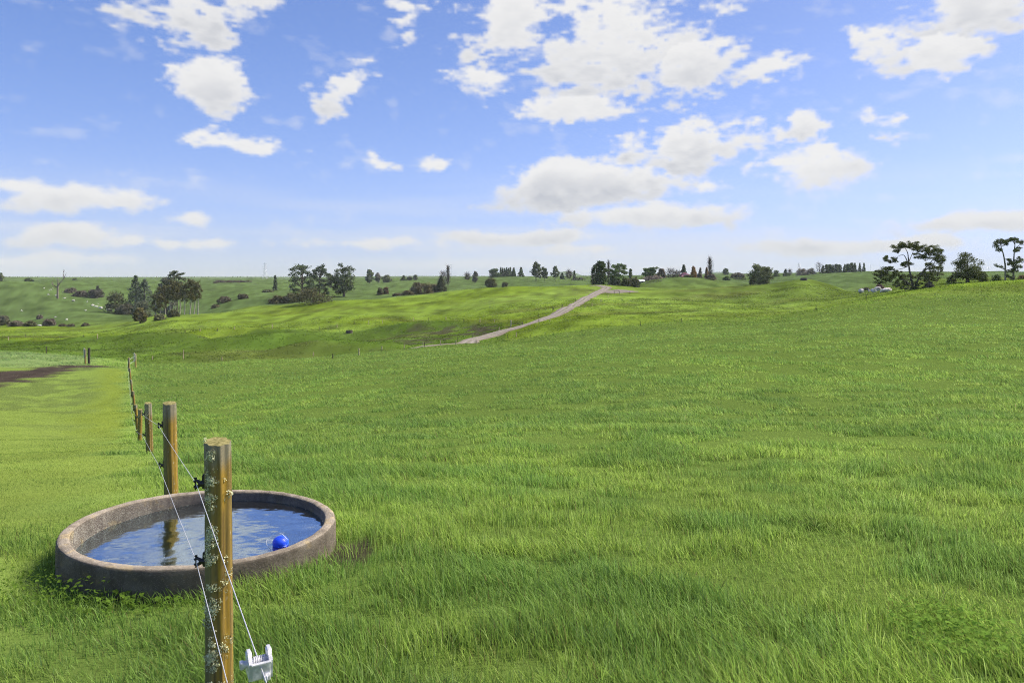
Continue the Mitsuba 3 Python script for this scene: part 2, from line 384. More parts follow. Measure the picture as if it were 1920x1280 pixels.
def blades(x, y, segs, width, seed, boost=1.0):
    r = np.random.default_rng(seed)
    keep = (np.hypot(x - TC[0], y - TC[1]) > TR + 0.015) & (r.random(len(x)) > soil_mask(x, y) * 0.93) & (np.abs(x - track_x(y)) > track_half(y))
    x, y = x[keep], y[keep]
    n = len(x)
    h = grass_height(x, y) * r.uniform(0.55, 1.3, n) * boost
    keep2 = r.random(n) < 0.5 + 0.5 * sstep(0.06, 0.15, h) if segs < 3 else np.ones(n, bool)
    keep2 |= fence_x(y) - x > 0
    x, y, h = x[keep2], y[keep2], h[keep2]
    n = len(x)
    w = width(y) * r.uniform(0.7, 1.25, n) * np.clip(h / 0.10, 0.55, 1.2)
    p = np.stack([x, y, 0 * x], -1)
    wind = math.pi + (meshkit.fbm(p / 1.3, 3, 81) - 0.5) * 5.0 + r.normal(0, 0.95, n)
    lean = np.clip(0.50 + 0.22 * sstep(10, 22, y) + (meshkit.fbm(p / 0.8, 2, 82) - 0.5) * 0.9 + r.normal(0, 0.25, n), 0.02, 1.25)
    dirx, diry = np.cos(wind), np.sin(wind) * 0.8
    face = r.uniform(0, 2 * math.pi, n)
    sx, sy = np.cos(face) * w / 2, np.sin(face) * w / 2
    z0 = ground(x, y) - 0.01
    rows = []
    ts = {3: (0, 0.38, 0.75, 1), 2: (0, 0.55, 1), 1: (0, 1)}[segs]
    for t in ts:
        out = h * lean * t ** 1.8
        up = h * (t - 0.28 * lean * t * t)
        cx, cy, cz = x + dirx * out, y + diry * out, z0 + up
        k = {0: 1.0, 0.38: 0.92, 0.55: 0.8, 0.75: 0.55, 1: 0.0}[t]
        if t < 1:
            rows.append(np.stack([cx - sx * k, cy - sy * k, cz], -1))
            rows.append(np.stack([cx + sx * k, cy + sy * k, cz], -1))
        else:
            rows.append(np.stack([cx, cy, cz], -1))
    m = len(rows)
    V = np.stack(rows, 1).reshape(-1, 3)
    f = {3: [(0, 1, 3), (0, 3, 2), (2, 3, 5), (2, 5, 4), (4, 5, 6)], 2: [(0, 1, 3), (0, 3, 2), (2, 3, 4)], 1: [(0, 1, 2)]}[segs]
    F = (np.arange(n)[:, None, None] * m + np.array(f)[None]).reshape(-1, 3)
    c = grass_colour(x, y) * 1.25 * r.uniform(0.62, 1.45, n)[:, None]
    tuft = meshkit.fbm(np.stack([x * 0.8, y * 1.1, 0 * x], -1) / 1.15, 3, 74)
    sward = meshkit.fbm(p / 0.7, 3, 76)
    c = c * 1.10 * lerp((1.16, 1.12, 1.00), (0.78, 0.87, 0.84), sstep(0.40, 0.63, 0.6 * tuft + 0.4 * sward))  # species tones by tuft; the shade of deep gaps is painted in too
    straw = r.random(n) < 0.035
    c[straw] = np.array((0.20, 0.21, 0.07)) * r.uniform(0.7, 1.2, straw.sum())[:, None]
    pale = r.random(n) < 0.22
    c[pale] = c[pale] * np.array((1.25, 1.12, 1.6))
    return V, F, np.repeat(c, m, 0)


scene['m_grass'] = {'type': 'principledthin', 'base_color': {'type': 'mesh_attribute', 'name': 'vertex_color'}, 'roughness': 0.45, 'diff_trans': 1.0, 'spec_trans': 0.0, 'eta': 1.35}
GRASS = [(1.6, 8.0, 2600, 0, 8, 3, lambda y: np.full_like(y, 0.0064)),
         (8.0, 26.0, 2150, 2.0, 8, 2, lambda y: 0.0055 * y / 8 + .001),
         (26.0, 175.0, 2900, 2.0, 8, 1, lambda y: 0.0054 * y / 8 + 0.003),
         (112.0, 330.0, 3.0, 0.9, 120, 1, lambda y: 0.0011 * y)]
vs, fs, cs, off = [], [], [], 0
for k, (y0, y1, dens, power, ref, segs, width) in enumerate(GRASS):
    gx, gy = sample_blades(y0, y1, dens, power, ref)
    if k == 2:
        ok = rng.random(len(gx)) < sstep(175, 120, gy)
        gx, gy = gx[ok], gy[ok]
    v, f, c = blades(gx, gy, segs, width, 100 + k, 1.0 if k < 2 else 1.1 if k == 2 else 1.5)
    if k == 3:
        c = c * 0.72
    vs.append(v); fs.append(f + off); cs.append(c); off += len(v)
    print('grass', k, len(gx), len(f))
put('grass', (np.vstack(vs), np.vstack(fs)), 'm_grass', color=np.vstack(cs))
labels['grass'] = {'kind': 'stuff', 'label': 'long windblown green grass of the near paddock', 'category': 'grass'}


# ------------------------------------------------------------------ shape helpers
def tube(points, radii, sides=8, cap=True):
    p = np.asarray(points, float)
    rad = np.broadcast_to(np.asarray(radii, float), (len(p),))
    t = np.gradient(p, axis=0)
    t /= np.linalg.norm(t, axis=1, keepdims=True) + 1e-12
    ref = np.where(np.abs(t[:, 2:]) < 0.9, [[0, 0, 1.0]], [[1.0, 0, 0]])
    a = np.cross(t, ref)
    for k in range(1, len(a)):
        a[k] = a[k - 1] - t[k] * (a[k - 1] @ t[k])
    a /= np.linalg.norm(a, axis=1, keepdims=True) + 1e-12
    b, ang = np.cross(t, a), np.arange(sides) * 2 * np.pi / sides
    v = (p[:, None] + rad[:, None, None] * (np.cos(ang)[None, :, None] * a[:, None] + np.sin(ang)[None, :, None] * b[:, None])).reshape(-1, 3)
    i, j = np.meshgrid(np.arange(len(p) - 1), np.arange(sides), indexing='ij')
    q = np.stack([i * sides + j, (i + 1) * sides + j, (i + 1) * sides + (j + 1) % sides, i * sides + (j + 1) % sides], -1).reshape(-1, 4)
    f = np.vstack([q[:, [0, 2, 1]], q[:, [0, 3, 2]]])
    if cap:
        n = len(v)
        v = np.vstack([v, p[:1], p[-1:]])
        jj = np.arange(sides)
        f = np.vstack([f, np.stack([np.full(sides, n), (jj + 1) % sides, jj], 1), np.stack([np.full(sides, n + 1), (len(p) - 1) * sides + jj, (len(p) - 1) * sides + (jj + 1) % sides], 1)])
    return v, f


def join(meshes):
    vs, fs, n = [], [], 0
    for v, f in meshes:
        v, f = np.asarray(v, float), np.asarray(f, int)
        vs.append(v); fs.append(f + n); n += len(v)
    return np.vstack(vs), np.vstack(fs)


def tm(m):
    return np.array(m.vertices), np.array(m.faces)


def box(cx, cy, cz, sx, sy, sz, r=0.0):
    """A box with rounded edges."""
    if r > 0:
        c = manifold3d.Manifold.hull_points([[cx + a * (sx / 2 - r) + dx * r, cy + b * (sy / 2 - r) + dy * r, cz + c * (sz / 2 - r) + dz * r]
                                             for a in (-1, 1) for b in (-1, 1) for c in (-1, 1)
                                             for dx, dy, dz in ((a, 0, 0), (0, b, 0), (0, 0, c), (a * .58, b * .58, c * .58))])
        m = c.to_mesh()
        return np.array(m.vert_properties[:, :3]), np.array(m.tri_verts)
    m = trimesh.creation.box((sx, sy, sz))
    return np.array(m.vertices) + [cx, cy, cz], np.array(m.faces)


def moved(mesh, M, o):
    v, f = mesh
    return np.asarray(v) @ np.asarray(M, float) + np.asarray(o, float), f


def attr(name, rough=0.8, spec=0.3):
    scene[name] = {'type': 'twosided', 'bsdf': {'type': 'principled', 'base_color': {'type': 'mesh_attribute', 'name': 'vertex_color'}, 'roughness': rough, 'specular': spec}}


attr('m_wood', 0.85, 0.25)
attr('m_lichen', 0.95, 0.1)
attr('m_gravel', 0.95, 0.2)
attr('m_bark', 0.9, 0.2)
attr('m_stone', 0.9, 0.2)
scene['m_leaf'] = {'type': 'principledthin', 'base_color': {'type': 'mesh_attribute', 'name': 'vertex_color'}, 'roughness': 0.6, 'diff_trans': 0.5, 'spec_trans': 0.0, 'eta': 1.3}
scene['m_black_plastic'] = {'type': 'twosided', 'bsdf': {'type': 'principled', 'base_color': {'type': 'rgb', 'value': (0.012, 0.012, 0.014)}, 'roughness': 0.38, 'specular': 0.5}}


def steel_tone(p, n, uv):
    a = fbm(p.x * 70, p.y * 70, p.z * 70, 3)
    return mix((0.42, 0.44, 0.47), (0.66, 0.67, 0.70), smoothstep(0.3, 0.7, a))


scene['m_galvanised'] = {'type': 'twosided', 'bsdf': {'type': 'principled', 'base_color': proc(steel_tone), 'roughness': 0.42, 'metallic': 0.35, 'specular': 0.5}}
scene['m_wire'] = {'type': 'principled', 'base_color': {'type': 'rgb', 'value': (0.62, 0.63, 0.66)}, 'roughness': 0.4, 'metallic': 0.4, 'specular': 0.5}


def concrete_tone(p, n, uv):
    grit = noise(p.x * 150, p.y * 150, p.z * 150)
    fine = noise(p.x * 420, p.y * 420, p.z * 420)
    blot = fbm(p.x * 5 + 3, p.y * 5, p.z * 9, 4)
    streak = fbm(p.x * 16, p.y * 16, p.z * 2.5, 3)
    c = mix((0.070, 0.060, 0.046), (0.150, 0.132, 0.104), smoothstep(0.25, 0.75, 0.5 * blot + 0.5 * streak))
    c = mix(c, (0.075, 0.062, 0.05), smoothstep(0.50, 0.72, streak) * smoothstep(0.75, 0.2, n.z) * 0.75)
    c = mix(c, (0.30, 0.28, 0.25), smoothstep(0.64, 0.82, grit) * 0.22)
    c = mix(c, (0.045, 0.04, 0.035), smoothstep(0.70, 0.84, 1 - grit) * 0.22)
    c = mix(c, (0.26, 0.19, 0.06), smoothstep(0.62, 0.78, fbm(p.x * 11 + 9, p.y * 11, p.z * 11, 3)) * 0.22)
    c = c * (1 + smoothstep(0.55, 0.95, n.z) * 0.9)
    return c * (0.88 + 0.24 * fine)


def concrete_relief(p, n, uv):
    return noise(p.x * 170, p.y * 170, p.z * 170) * 0.6 + noise(p.x * 60, p.y * 60, p.z * 60)


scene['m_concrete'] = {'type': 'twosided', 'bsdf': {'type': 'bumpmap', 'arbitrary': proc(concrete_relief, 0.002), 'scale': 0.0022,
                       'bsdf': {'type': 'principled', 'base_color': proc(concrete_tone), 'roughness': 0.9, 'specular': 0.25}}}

# ------------------------------------------------------------------ the round concrete trough, its water and float
t_key = thing('water_trough', 'round grey-brown concrete trough full of water under the wire fence', 'water trough')
prof = [(-0.02, -0.80), (0.0, -0.60), (0.0, -0.30), (-0.002, -0.06), (-0.005, -0.022), (-0.014, -0.007), (-0.032, 0.0), (-0.058, 0.002), (-0.085, -0.001), (-0.103, -0.009), (-0.112, -0.025), (-0.118, -0.07), (-0.126, -0.20), (-0.15, -0.50)]
# finer along the wall
pp = [prof[0]]
for a, b in zip(prof[:-1], prof[1:]):
    k = max(1, int(math.dist(a, b) / 0.03))
    pp += [(a[0] + (b[0] - a[0]) * s / k, a[1] + (b[1] - a[1]) * s / k) for s in range(1, k + 1)]
ang = np.linspace(0, 2 * math.pi, 320, endpoint=False)
rr, zz = np.array(pp)[:, 0], np.array(pp)[:, 1]
dx = (TR + rr)[None] * np.cos(ang)[:, None]
dy = (TR + rr)[None] * np.sin(ang)[:, None]
v = np.stack([TC[0] + dx, TC[1] + dy, TC[2] + zz[None] + TLX * dx + TLY * dy], -1)
nz = meshkit.fbm(v / 0.09, 3, 5) - 0.5
radial = np.stack([np.cos(ang)[:, None] + 0 * dx, np.sin(ang)[:, None] + 0 * dx, 0 * dx], -1)
v = v + radial * nz[..., None] * 0.010 + np.array([0, 0, 1.0]) * ((meshkit.fbm(v / 0.14, 3, 8) - 0.5) * 0.014)[..., None]
n_, m_ = v.shape[:2]
i, j = np.meshgrid(np.arange(n_), np.arange(m_ - 1), indexing='ij')
q = np.stack([i * m_ + j, ((i + 1) % n_) * m_ + j, ((i + 1) % n_) * m_ + j + 1, i * m_ + j + 1], -1).reshape(-1, 4)
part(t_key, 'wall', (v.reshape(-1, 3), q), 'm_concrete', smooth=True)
fl = trimesh.creation.cylinder(TR - 0.13, 0.06, sections=64)
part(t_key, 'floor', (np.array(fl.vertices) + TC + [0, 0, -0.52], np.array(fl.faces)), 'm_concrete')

W_LEVEL = TC[2] - 0.135
g = np.linspace(-TR, TR, 220)
wx, wy = np.meshgrid(g, g, indexing='ij')
inr = TR - 0.115
ring = np.hypot(wx, wy)
s = np.minimum(1, inr / np.maximum(ring, 1e-9))
wx, wy = wx * s, wy * s
pw = np.stack([wx * 0.8 + wy * 0.25, wy * 1.15 - wx * 0.2, 0 * wx], -1)
wz = (meshkit.fbm(pw / 0.30, 4, 91) - 0.5) * 0.010 + (meshkit.fbm(pw / 0.09, 2, 92) - 0.5) * 0.0010
v = np.stack([TC[0] + wx, TC[1] + wy, W_LEVEL + wz], -1).reshape(-1, 3)
i, j = np.meshgrid(np.arange(219), np.arange(219), indexing='ij')
q = np.stack([i * 220 + j, (i + 1) * 220 + j, (i + 1) * 220 + j + 1, i * 220 + j + 1], -1).reshape(-1, 4)
q = q[(ring[i, j] < TR + 0.02).ravel()]
scene['m_water'] = {'type': 'blendbsdf', 'weight': 0.5, 'a': {'type': 'principled', 'base_color': {'type': 'rgb', 'value': (0.014, 0.012, 0.007)}, 'roughness': 0.03, 'eta': 1.7},
                    'b': {'type': 'roughconductor', 'material': 'none', 'alpha': 0.012, 'specular_reflectance': {'type': 'rgb', 'value': (0.66, 0.84, 1.0)}}}
put('water', (v, q), 'm_water', smooth=True)
setting('water', 'dark rippled water mirroring the blue sky inside the round trough')

f_key = thing('float', 'blue ball float with a white cord loop bobbing in the trough', 'float')
FX, FY, FR = -2.115, 6.58, 0.072
ball = trimesh.creation.icosphere(4, 1.0)
v = np.array(ball.vertices)
v = v * [FR, FR, FR * 0.86] * (1 - 0.10 * np.clip(-v[:, 2:] - 0.2, 0, 1))
part(f_key, 'ball', (v + [FX, FY, W_LEVEL + 0.024], ball.faces), {'type': 'principled', 'base_color': {'type': 'rgb', 'value': (0.014, 0.075, 0.75)}, 'roughness': 0.42, 'specular': 0.5}, smooth=True)
cl = trimesh.creation.cylinder(FR * 0.93, 0.035, sections=40)
part(f_key, 'collar', (np.array(cl.vertices) + [FX, FY, W_LEVEL - 0.006], cl.faces), 'm_black_plastic', smooth=40)
th = np.linspace(0, 2 * math.pi, 30)
cord = np.stack([FX - 0.095 + 0.025 * np.cos(th), FY - 0.03 + 0.02 * np.sin(th), W_LEVEL + 0.040 + 0.022 * np.sin(th) + 0.01 * np.cos(2 * th)], -1)
strap = np.stack([FX + np.linspace(-0.085, 0.07, 20), FY - 0.012 + 0.01 * np.sin(np.linspace(0, 5, 20)), W_LEVEL + 0.045 + 0.068 * np.sin(np.linspace(0.25, 2.9, 20))], -1)
scene['m_cord'] = {'type': 'principled', 'base_color': {'type': 'rgb', 'value': (0.62, 0.68, 0.70)}, 'roughness': 0.8}
part(f_key, 'cord', join([tube(cord, 0.0022, 5), tube(strap, 0.0028, 5)]), 'm_cord', smooth=True)

# ------------------------------------------------------------------ the wire fence running down the paddock
rs = np.random.default_rng(11)


def post_mesh(x, y, zb, zt, rad, lean, seed, sides=40, rings=70, square=0.0):
    """A sawn-off treated pole: not quite round, checked lengthwise, its top cut a little askew."""
    th = np.linspace(0, 2 * math.pi, sides, endpoint=False)
    hs = np.linspace(0, 1, rings)
    H, A = np.meshgrid(hs, th, indexing='ij')
    flat = 1 + square * (0.5 * np.cos(4 * (A - 0.55)) ** 2 - 0.25)
    p = np.stack([np.cos(A) * 1.4, np.sin(A) * 1.4, H * (zt - zb) * 2.2], -1) + seed * 7.7
    r = rad * flat * (1 + (meshkit.fbm(p, 3, seed) - 0.5) * 0.10) * (1.03 - 0.05 * H)
    crack = meshkit.fbm(np.stack([np.cos(A) * 9, np.sin(A) * 9, H * (zt - zb) * 1.1], -1) + seed, 3, seed + 3)
    r = r - rad * 0.10 * sstep(0.62, 0.80, crack)
    skew = (np.cos(A - 2.2) * 0.012 + (meshkit.fbm(p * 2, 2, seed + 5) - 0.5) * 0.008) * (H > 0.995)
    v = np.stack([x + lean[0] * (H - 1) + r * np.cos(A), y + lean[1] * (H - 1) + r * np.sin(A), zb + H * (zt - zb) + skew], -1)
    i, j = np.meshgrid(np.arange(rings - 1), np.arange(sides), indexing='ij')
    q = np.stack([i * sides + j, i * sides + (j + 1) % sides, (i + 1) * sides + (j + 1) % sides, (i + 1) * sides + j], -1).reshape(-1, 4)
    top = v[-1]
    rows = [top] + [top.mean(0) + (top - top.mean(0)) * k + [0, 0, 0.004 * (1 - k)] for k in (0.66, 0.33)]
    tv = np.vstack(rows + [top.mean(0)[None] + [0, 0, 0.004]])
    n0 = rings * sides
    tf = []
    for k in range(2):
        a = n0 + k * sides + np.arange(sides)
        b = n0 + k * sides + (np.arange(sides) + 1) % sides
        tf += [np.stack([a, b, b + sides], 1), np.stack([a, b + sides, a + sides], 1)]
    a = n0 + 2 * sides + np.arange(sides)
    tf.append(np.stack([a, n0 + 2 * sides + (np.arange(sides) + 1) % sides, np.full(sides, n0 + 3 * sides)], 1))
    V = np.vstack([v.reshape(-1, 3), tv])
    F = np.vstack([q[:, [0, 1, 2]], q[:, [0, 2, 3]], *tf])
    return V, F, A.ravel(), H.ravel(), len(tv)


def wood_colour(V, A, H, ntop, seed, algae, grey):
    """Weathered wood: orange algae on the side away from the wind, grey lichened top, dark foot."""
    n = len(A)
    side = V[:n]
    grain = meshkit.fbm(np.stack([np.cos(A) * 7, np.sin(A) * 7, side[:, 2] * 1.3], -1) + seed * 3.1, 4, seed)
    blot = meshkit.fbm(np.stack([np.cos(A) * 1.6, np.sin(A) * 1.6, side[:, 2] * 2.6], -1) + seed, 4, seed + 1)
    speck = meshkit.noise(side / 0.012, seed + 2)
    c = lerp((0.070, 0.056, 0.024), (0.18, 0.140, 0.062), sstep(.25, .75, grain))
    right = sstep(-0.35, 0.75, np.cos(A + 0.9) + (blot - 0.5) * 1.1)
    c = lerp(c, (0.27, 0.165, 0.012), right * algae * (0.15 + 0.85 * sstep(.3, .7, grain)))
    left_ = sstep(0.1, 0.9, np.cos(A + 2.6) + (blot - 0.5) * 0.9)
    c = lerp(c, (0.105, 0.105, 0.050), left_ * 0.8)
    c = lerp(c, (0.16, 0.155, 0.115), sstep(1 - grey, 1 - grey * 0.35, H + (grain - 0.5) * 0.16) * 0.85)
    c = lerp(c, (0.07, 0.06, 0.03), sstep(0.30, 0.04, H + (blot - 0.5) * 0.2) * 0.6)
    c = lerp(c, (0.03, 0.025, 0.018), sstep(0.60, 0.74, grain) * 0.75)
    c = lerp(c, (0.46, 0.46, 0.36), sstep(0.80, 0.9, speck) * sstep(.45, .6, blot) * 0.6)
    tn = meshkit.fbm(V[n:] / 0.012, 3, seed)
    ct = lerp((0.09, 0.085, 0.025), (0.21, 0.19, 0.08), sstep(.3, .7, tn))
    return np.clip(1.28 * np.vstack([c, ct]), 0.01, 0.9)


def insulator_mesh(x, y, z, scale=1.0):
    """Black pinlock wire holder on the left face of a post: shield plate, boss, claw and pin."""
    plate = box(0.008, 0, 0, 0.016, 0.046, 0.125, 0.006)
    shield = box(-0.010, 0, 0.012, 0.024, 0.030, 0.085, 0.008)
    boss = tube([(0, 0, 0), (-0.030, 0, 0), (-0.042, 0, 0)], [0.020, 0.017, 0.013], 12)
    claw_a = tube([(-0.036, 0, 0.010), (-0.055, 0, 0.020), (-0.070, 0, 0.012)], [0.010, 0.009, 0.006], 8)
    claw_b = tube([(-0.036, 0, -0.010), (-0.055, 0, -0.020), (-0.070, 0, -0.014)], [0.010, 0.009, 0.006], 8)
    pin = tube([(-0.060, 0, -0.034), (-0.060, 0, 0.030)], 0.0045, 8)
    lug = box(-0.060, 0, 0.033, 0.018, 0.010, 0.010, 0.003)
    v, f = join([plate, shield, boss, claw_a, claw_b, pin, lug])
    d = np.array([-0.475, -0.88])  # the line of the fence on the ground
    turn = np.array([[0.93, 0.2, 0], [-0.2, 0.97, 0], [0, 0, 1.0]])
    return v * scale @ turn + [x, y, z], f


def lichen_mesh(V, A, H, count, seed, where):
    r = np.random.default_rng(seed)
    n = len(A)
    nrm = np.stack([np.cos(A), np.sin(A), 0 * A], -1)
    prob = where(A, H, meshkit.fbm(V[:n] / 0.05, 3, seed), meshkit.fbm(V[:n] / 0.16, 3, seed + 1))
    idx = r.choice(n, count, p=prob / prob.sum())
    vs, cs = [], []
    for k in idx:
        o, nn = V[k] + r.normal(0, 0.004, 3), nrm[k]
        t = np.array([-nn[1], nn[0], 0])
        size = r.uniform(0.6, 1.35) * r.choice([1.0, 1.0, 1.5])
        m = int(r.integers(9, 20))
        tone = np.array((0.58, 0.60, 0.38)) * r.uniform(0.75, 1.2)
        for _ in range(m):
            a = r.uniform(0, 2 * math.pi)
            rad = size * 0.014 * math.sqrt(r.random())
            c = o + t * math.cos(a) * rad + np.array([0, 0, 1]) * math.sin(a) * rad + nn * (0.001 + r.uniform(0, 0.005) * size)
            e1 = r.normal(0, 1, 3); e1 /= np.linalg.norm(e1)
            e2 = np.cross(e1, r.normal(0, 1, 3)); e2 /= np.linalg.norm(e2)
            w = size * r.uniform(0.0022, 0.0046)
            vs += [c + e1 * w, c + e2 * w * 0.8, c - e1 * w * 0.9, c - e2 * w * 0.7]
            cs += [tone * r.uniform(0.8, 1.15)] * 4
    m = len(vs) // 4
    q = np.arange(m * 4).reshape(-1, 4)
    return (np.array(vs), q), np.clip(np.array(cs), 0, .8)


# (metres ahead, top of the post as a slope below the eye, radius, lean at the foot, algae, grey top, label)
POSTS = [(4.15, 827, 0.070, (-0.013, 0), 0.95, 0.10, 'nearest fence post, crusted with pale lichen over orange-stained wood'),
         (8.55, 755, 0.074, (-0.03, 0), 0.85, 0.16, 'orange-brown fence post rising just behind the concrete trough'),
         (15.8, 755, 0.068, (-0.05, 0), 0.45, 0.30, 'grey-flecked fence post standing third from the viewer beyond the trough'),
         (22.6, 767, 0.060, (0.02, 0), 0.8, 0.15, 'slim orange fence post fourth from the viewer, almost touching the grey-flecked one'),
         (31.2, 758, 0.060, (-0.10, 0), 0.8, 0.15, 'leaning orange fence post fifth from the viewer in the paddock line'),
         (39.8, 733, 0.062, (-0.12, 0), 0.7, 0.2, 'leaning fence post sixth from the viewer in the paddock line'),
         (50.5, 711, 0.066, (-0.12, 0), 0.5, 0.3, 'brown fence post seventh from the viewer in the paddock line'),
         (60.0, 690, 0.066, (-0.10, 0), 0.6, 0.3, 'thin brown fence post eighth from the viewer, before the grey end post'),
         (70.5, 670, 0.085, (0, 0), 0.2, 0.5, 'grey fence post at the far end of the paddock line by the gateway')]
TOP_WIRE, LOW_WIRE = [(-8.0, -1.10), (-0.4, -1.17)], [(-8.0, -1.53), (-0.4, -1.615)]
for k, (py, pt, rad, lean, algae, grey, text) in enumerate(POSTS):
    px = fence_x(py) + 0.035 + rad
    zt = EYE - (pt - 520) / 1350 * py
    zb = float(ground(px, py)) - 0.25
    key = thing('fence_post', text, 'fence post', 'wooden posts of the paddock fence')
    near = k < 3
    V_, F_, A_, H_, nt = post_mesh(px, py, zb, zt, rad, lean, 20 + k, 48 if near else 14, 110 if near else 16, 0.30 if k != 1 else 0.16)
    part(key, 'pole', (V_, F_), 'm_wood', smooth=True, color=wood_colour(V_, A_, H_, nt, 20 + k, algae, grey))
    if k == 0:
        m, c = lichen_mesh(V_, A_, H_, 480, 5, lambda A, H, n, b: np.exp(-((np.cos(A + 1.80) - 1) / 0.075) ** 2) * sstep(0.48, 0.62, n) * sstep(0.18, 0.35, H) * (1.2 - 0.35 * H) + 0.10 * sstep(0.5, 0.6, n) * sstep(.46, .6, b) * (np.sin(A) < 0.3))
        lk = part(key, 'lichen', m, 'm_lichen', color=c)
        labels[lk] = {'kind': 'stuff', 'label': 'crusty pale grey-green lichen tufts on the post'}
    if k == 2:
        m, c = lichen_mesh(V_, A_, H_, 60, 6, lambda A, H, n, b: (np.sin(A) < 0.2) * sstep(0.3, 0.9, H))
        lk = part(key, 'lichen', m, 'm_lichen', color=c)
        labels[lk] = {'kind': 'stuff', 'label': 'pale lichen specks on the post'}
    zu, zl = zt - 0.245 - EYE, zt - 0.70 - EYE
    if k == 0:
        zu, zl = -1.184, -1.629
    if k == 1:
        zu, zl = -1.755, -2.225
    TOP_WIRE.append((py, zu)); LOW_WIRE.append((py, zl))
    if k < 6:
        for zi in (zu, zl):
            hz = (zi + EYE - zb) / (zt - zb)
            ix = px + lean[0] * (hz - 1) - rad * 0.98
            part(key, 'insulator', insulator_mesh(ix, py - 0.005, zi + EYE, 1.0 if k < 2 else 1.1), 'm_black_plastic', smooth=35)
for name, wire, text in (('fence_wire', TOP_WIRE, 'upper bare steel wire of the paddock fence'), ('fence_wire_001', LOW_WIRE, 'lower bare steel wire of the paddock fence')):
    pts = []
    for (ya, za), (yb, zb_) in zip(wire[:-1], wire[1:]):
        for s in np.linspace(0, 1, 12, endpoint=False):
            yy = ya + (yb - ya) * s
            pts.append((fence_x(yy) - 0.022, yy, EYE + za + (zb_ - za) * s - 0.012 * 4 * s * (1 - s) * min(1, (yb - ya) / 8)))
    key = thing(name.replace('_001', ''), text, 'fence wire')
    put(key, tube(pts, 0.0021, 6), 'm_wire', smooth=True)

# ratchet strainer on the upper wire
SY = 2.22
s_key = thing('wire_strainer', 'pale galvanised ratchet strainer wound with wire on the upper fence wire', 'wire strainer')
e1 = np.array([0.475, -0.88, 0.0])      # along the wire towards the viewer
e2 = np.array([0.88, 0.475, 0.0])       # across
M_ = 0.86 * np.stack([e1, e2, [0, 0, 1]])
O_ = np.array([fence_x(SY) - 0.022, SY, EYE - 1.178])
frame = [box(0.040, 0, -0.020, 0.012, 0.066, 0.058, 0.004), box(0.046, 0, 0.008, 0.012, 0.070, 0.010, 0.003)]
for sgn in (-1, 1):
    ear = manifold3d.CrossSection([[(-0.050, -0.046), (0.040, -0.050), (0.046, 0.012), (0.020, 0.022), (0.004, 0.037), (-0.024, 0.037), (-0.040, 0.004)]]).extrude(0.012).to_mesh()
    ev = np.array(ear.vert_properties[:, :3])
    ev = np.stack([ev[:, 0], ev[:, 2] - 0.006 + sgn * 0.034, ev[:, 1]], -1)
    frame.append((ev, np.array(ear.tri_verts)[:, ::-1]))
    frame.append(box(-0.010, sgn * 0.034, 0.022, 0.034, 0.020, 0.022, 0.005))
frame.append(box(0.0, 0, -0.047, 0.086, 0.062, 0.007, 0.002))
frame.append(box(0.052, 0.018, -0.040, 0.022, 0.024, 0.022, 0.005))
part(s_key, 'frame', moved(join(frame), M_, O_), 'm_galvanised', smooth=30)
part(s_key, 'drum', moved(tube([(-0.004, -0.032, -0.006), (-0.004, 0.032, -0.006)], 0.014, 18), M_, O_), 'm_galvanised', smooth=40)
coil = np.linspace(0, 2 * math.pi * 7, 200)
part(s_key, 'wound_wire', moved(tube(np.stack([-0.004 + 0.0175 * np.cos(coil), -0.018 + 0.042 * coil / coil[-1], -0.006 + 0.0175 * np.sin(coil)], -1), 0.0024, 6), M_, O_), 'm_wire', smooth=True)
part(s_key, 'spindle', moved(join([tube([(-0.004, -0.036, -0.006), (-0.004, -0.060, -0.006)], 0.013, 12), box(-0.004, -0.058, -0.006, 0.026, 0.014, 0.026, 0.003)]), M_, O_), 'm_galvanised', smooth=35)
part(s_key, 'tie_wire', moved(tube([(0.05, 0.018, -0.044), (0.075, 0.016, -0.046), (0.088, 0.014, -0.030), (0.07, 0.013, -0.022)], 0.0024, 6), M_, O_), 'm_wire', smooth=True)

# ------------------------------------------------------------------ clover and weeds in the grass
def leaflets(cx, cy, rx, ry, count, size, lift, tone, seed, three=True):
    r = np.random.default_rng(seed)
    vs, fs, cs, n = [], [], [], 0
    for _ in range(count):
        a, d = r.uniform(0, 2 * math.pi), math.sqrt(r.random()) ** 1.1
        x, y = cx + rx * d * math.cos(a), cy + ry * d * math.sin(a)
        if math.hypot(x - TC[0], y - TC[1]) < TR + 0.02:
            continue
        z = float(ground(x, y)) + lift * r.uniform(0.35, 1.1)
        s = size * r.uniform(0.65, 1.25)
        up = np.array([r.normal(0, .28), r.normal(-.1, .28), 1.0]); up /= np.linalg.norm(up)
        e = np.cross(up, [1, 0.2, 0]); e /= np.linalg.norm(e)
        g_ = np.cross(up, e)
        col_ = np.array(tone) * r.uniform(0.7, 1.3)
        for k in range(3 if three else 1):
            b = r.uniform(0, 6.28) if not three else k * 2.094 + a
            o1, o2 = e * math.cos(b) + g_ * math.sin(b), -e * math.sin(b) + g_ * math.cos(b)
            wd = 0.55 if three else 0.32
            base = np.array([x, y, z])
            ring = [base, base + o1 * s * .45 - o2 * s * wd + up * s * .08, base + o1 * s * .95 - o2 * s * wd * .6 + up * s * .03,
                    base + o1 * s - up * s * .05, base + o1 * s * .95 + o2 * s * wd * .6 + up * s * .03, base + o1 * s * .45 + o2 * s * wd + up * s * .08]
            vs += ring; cs += [col_] * 6
            fs += [(n, n + 1, n + 2), (n, n + 2, n + 3), (n, n + 3, n + 4), (n, n + 4, n + 5)]
            n += 6
    return (np.array(vs), np.array(fs)), np.array(cs)


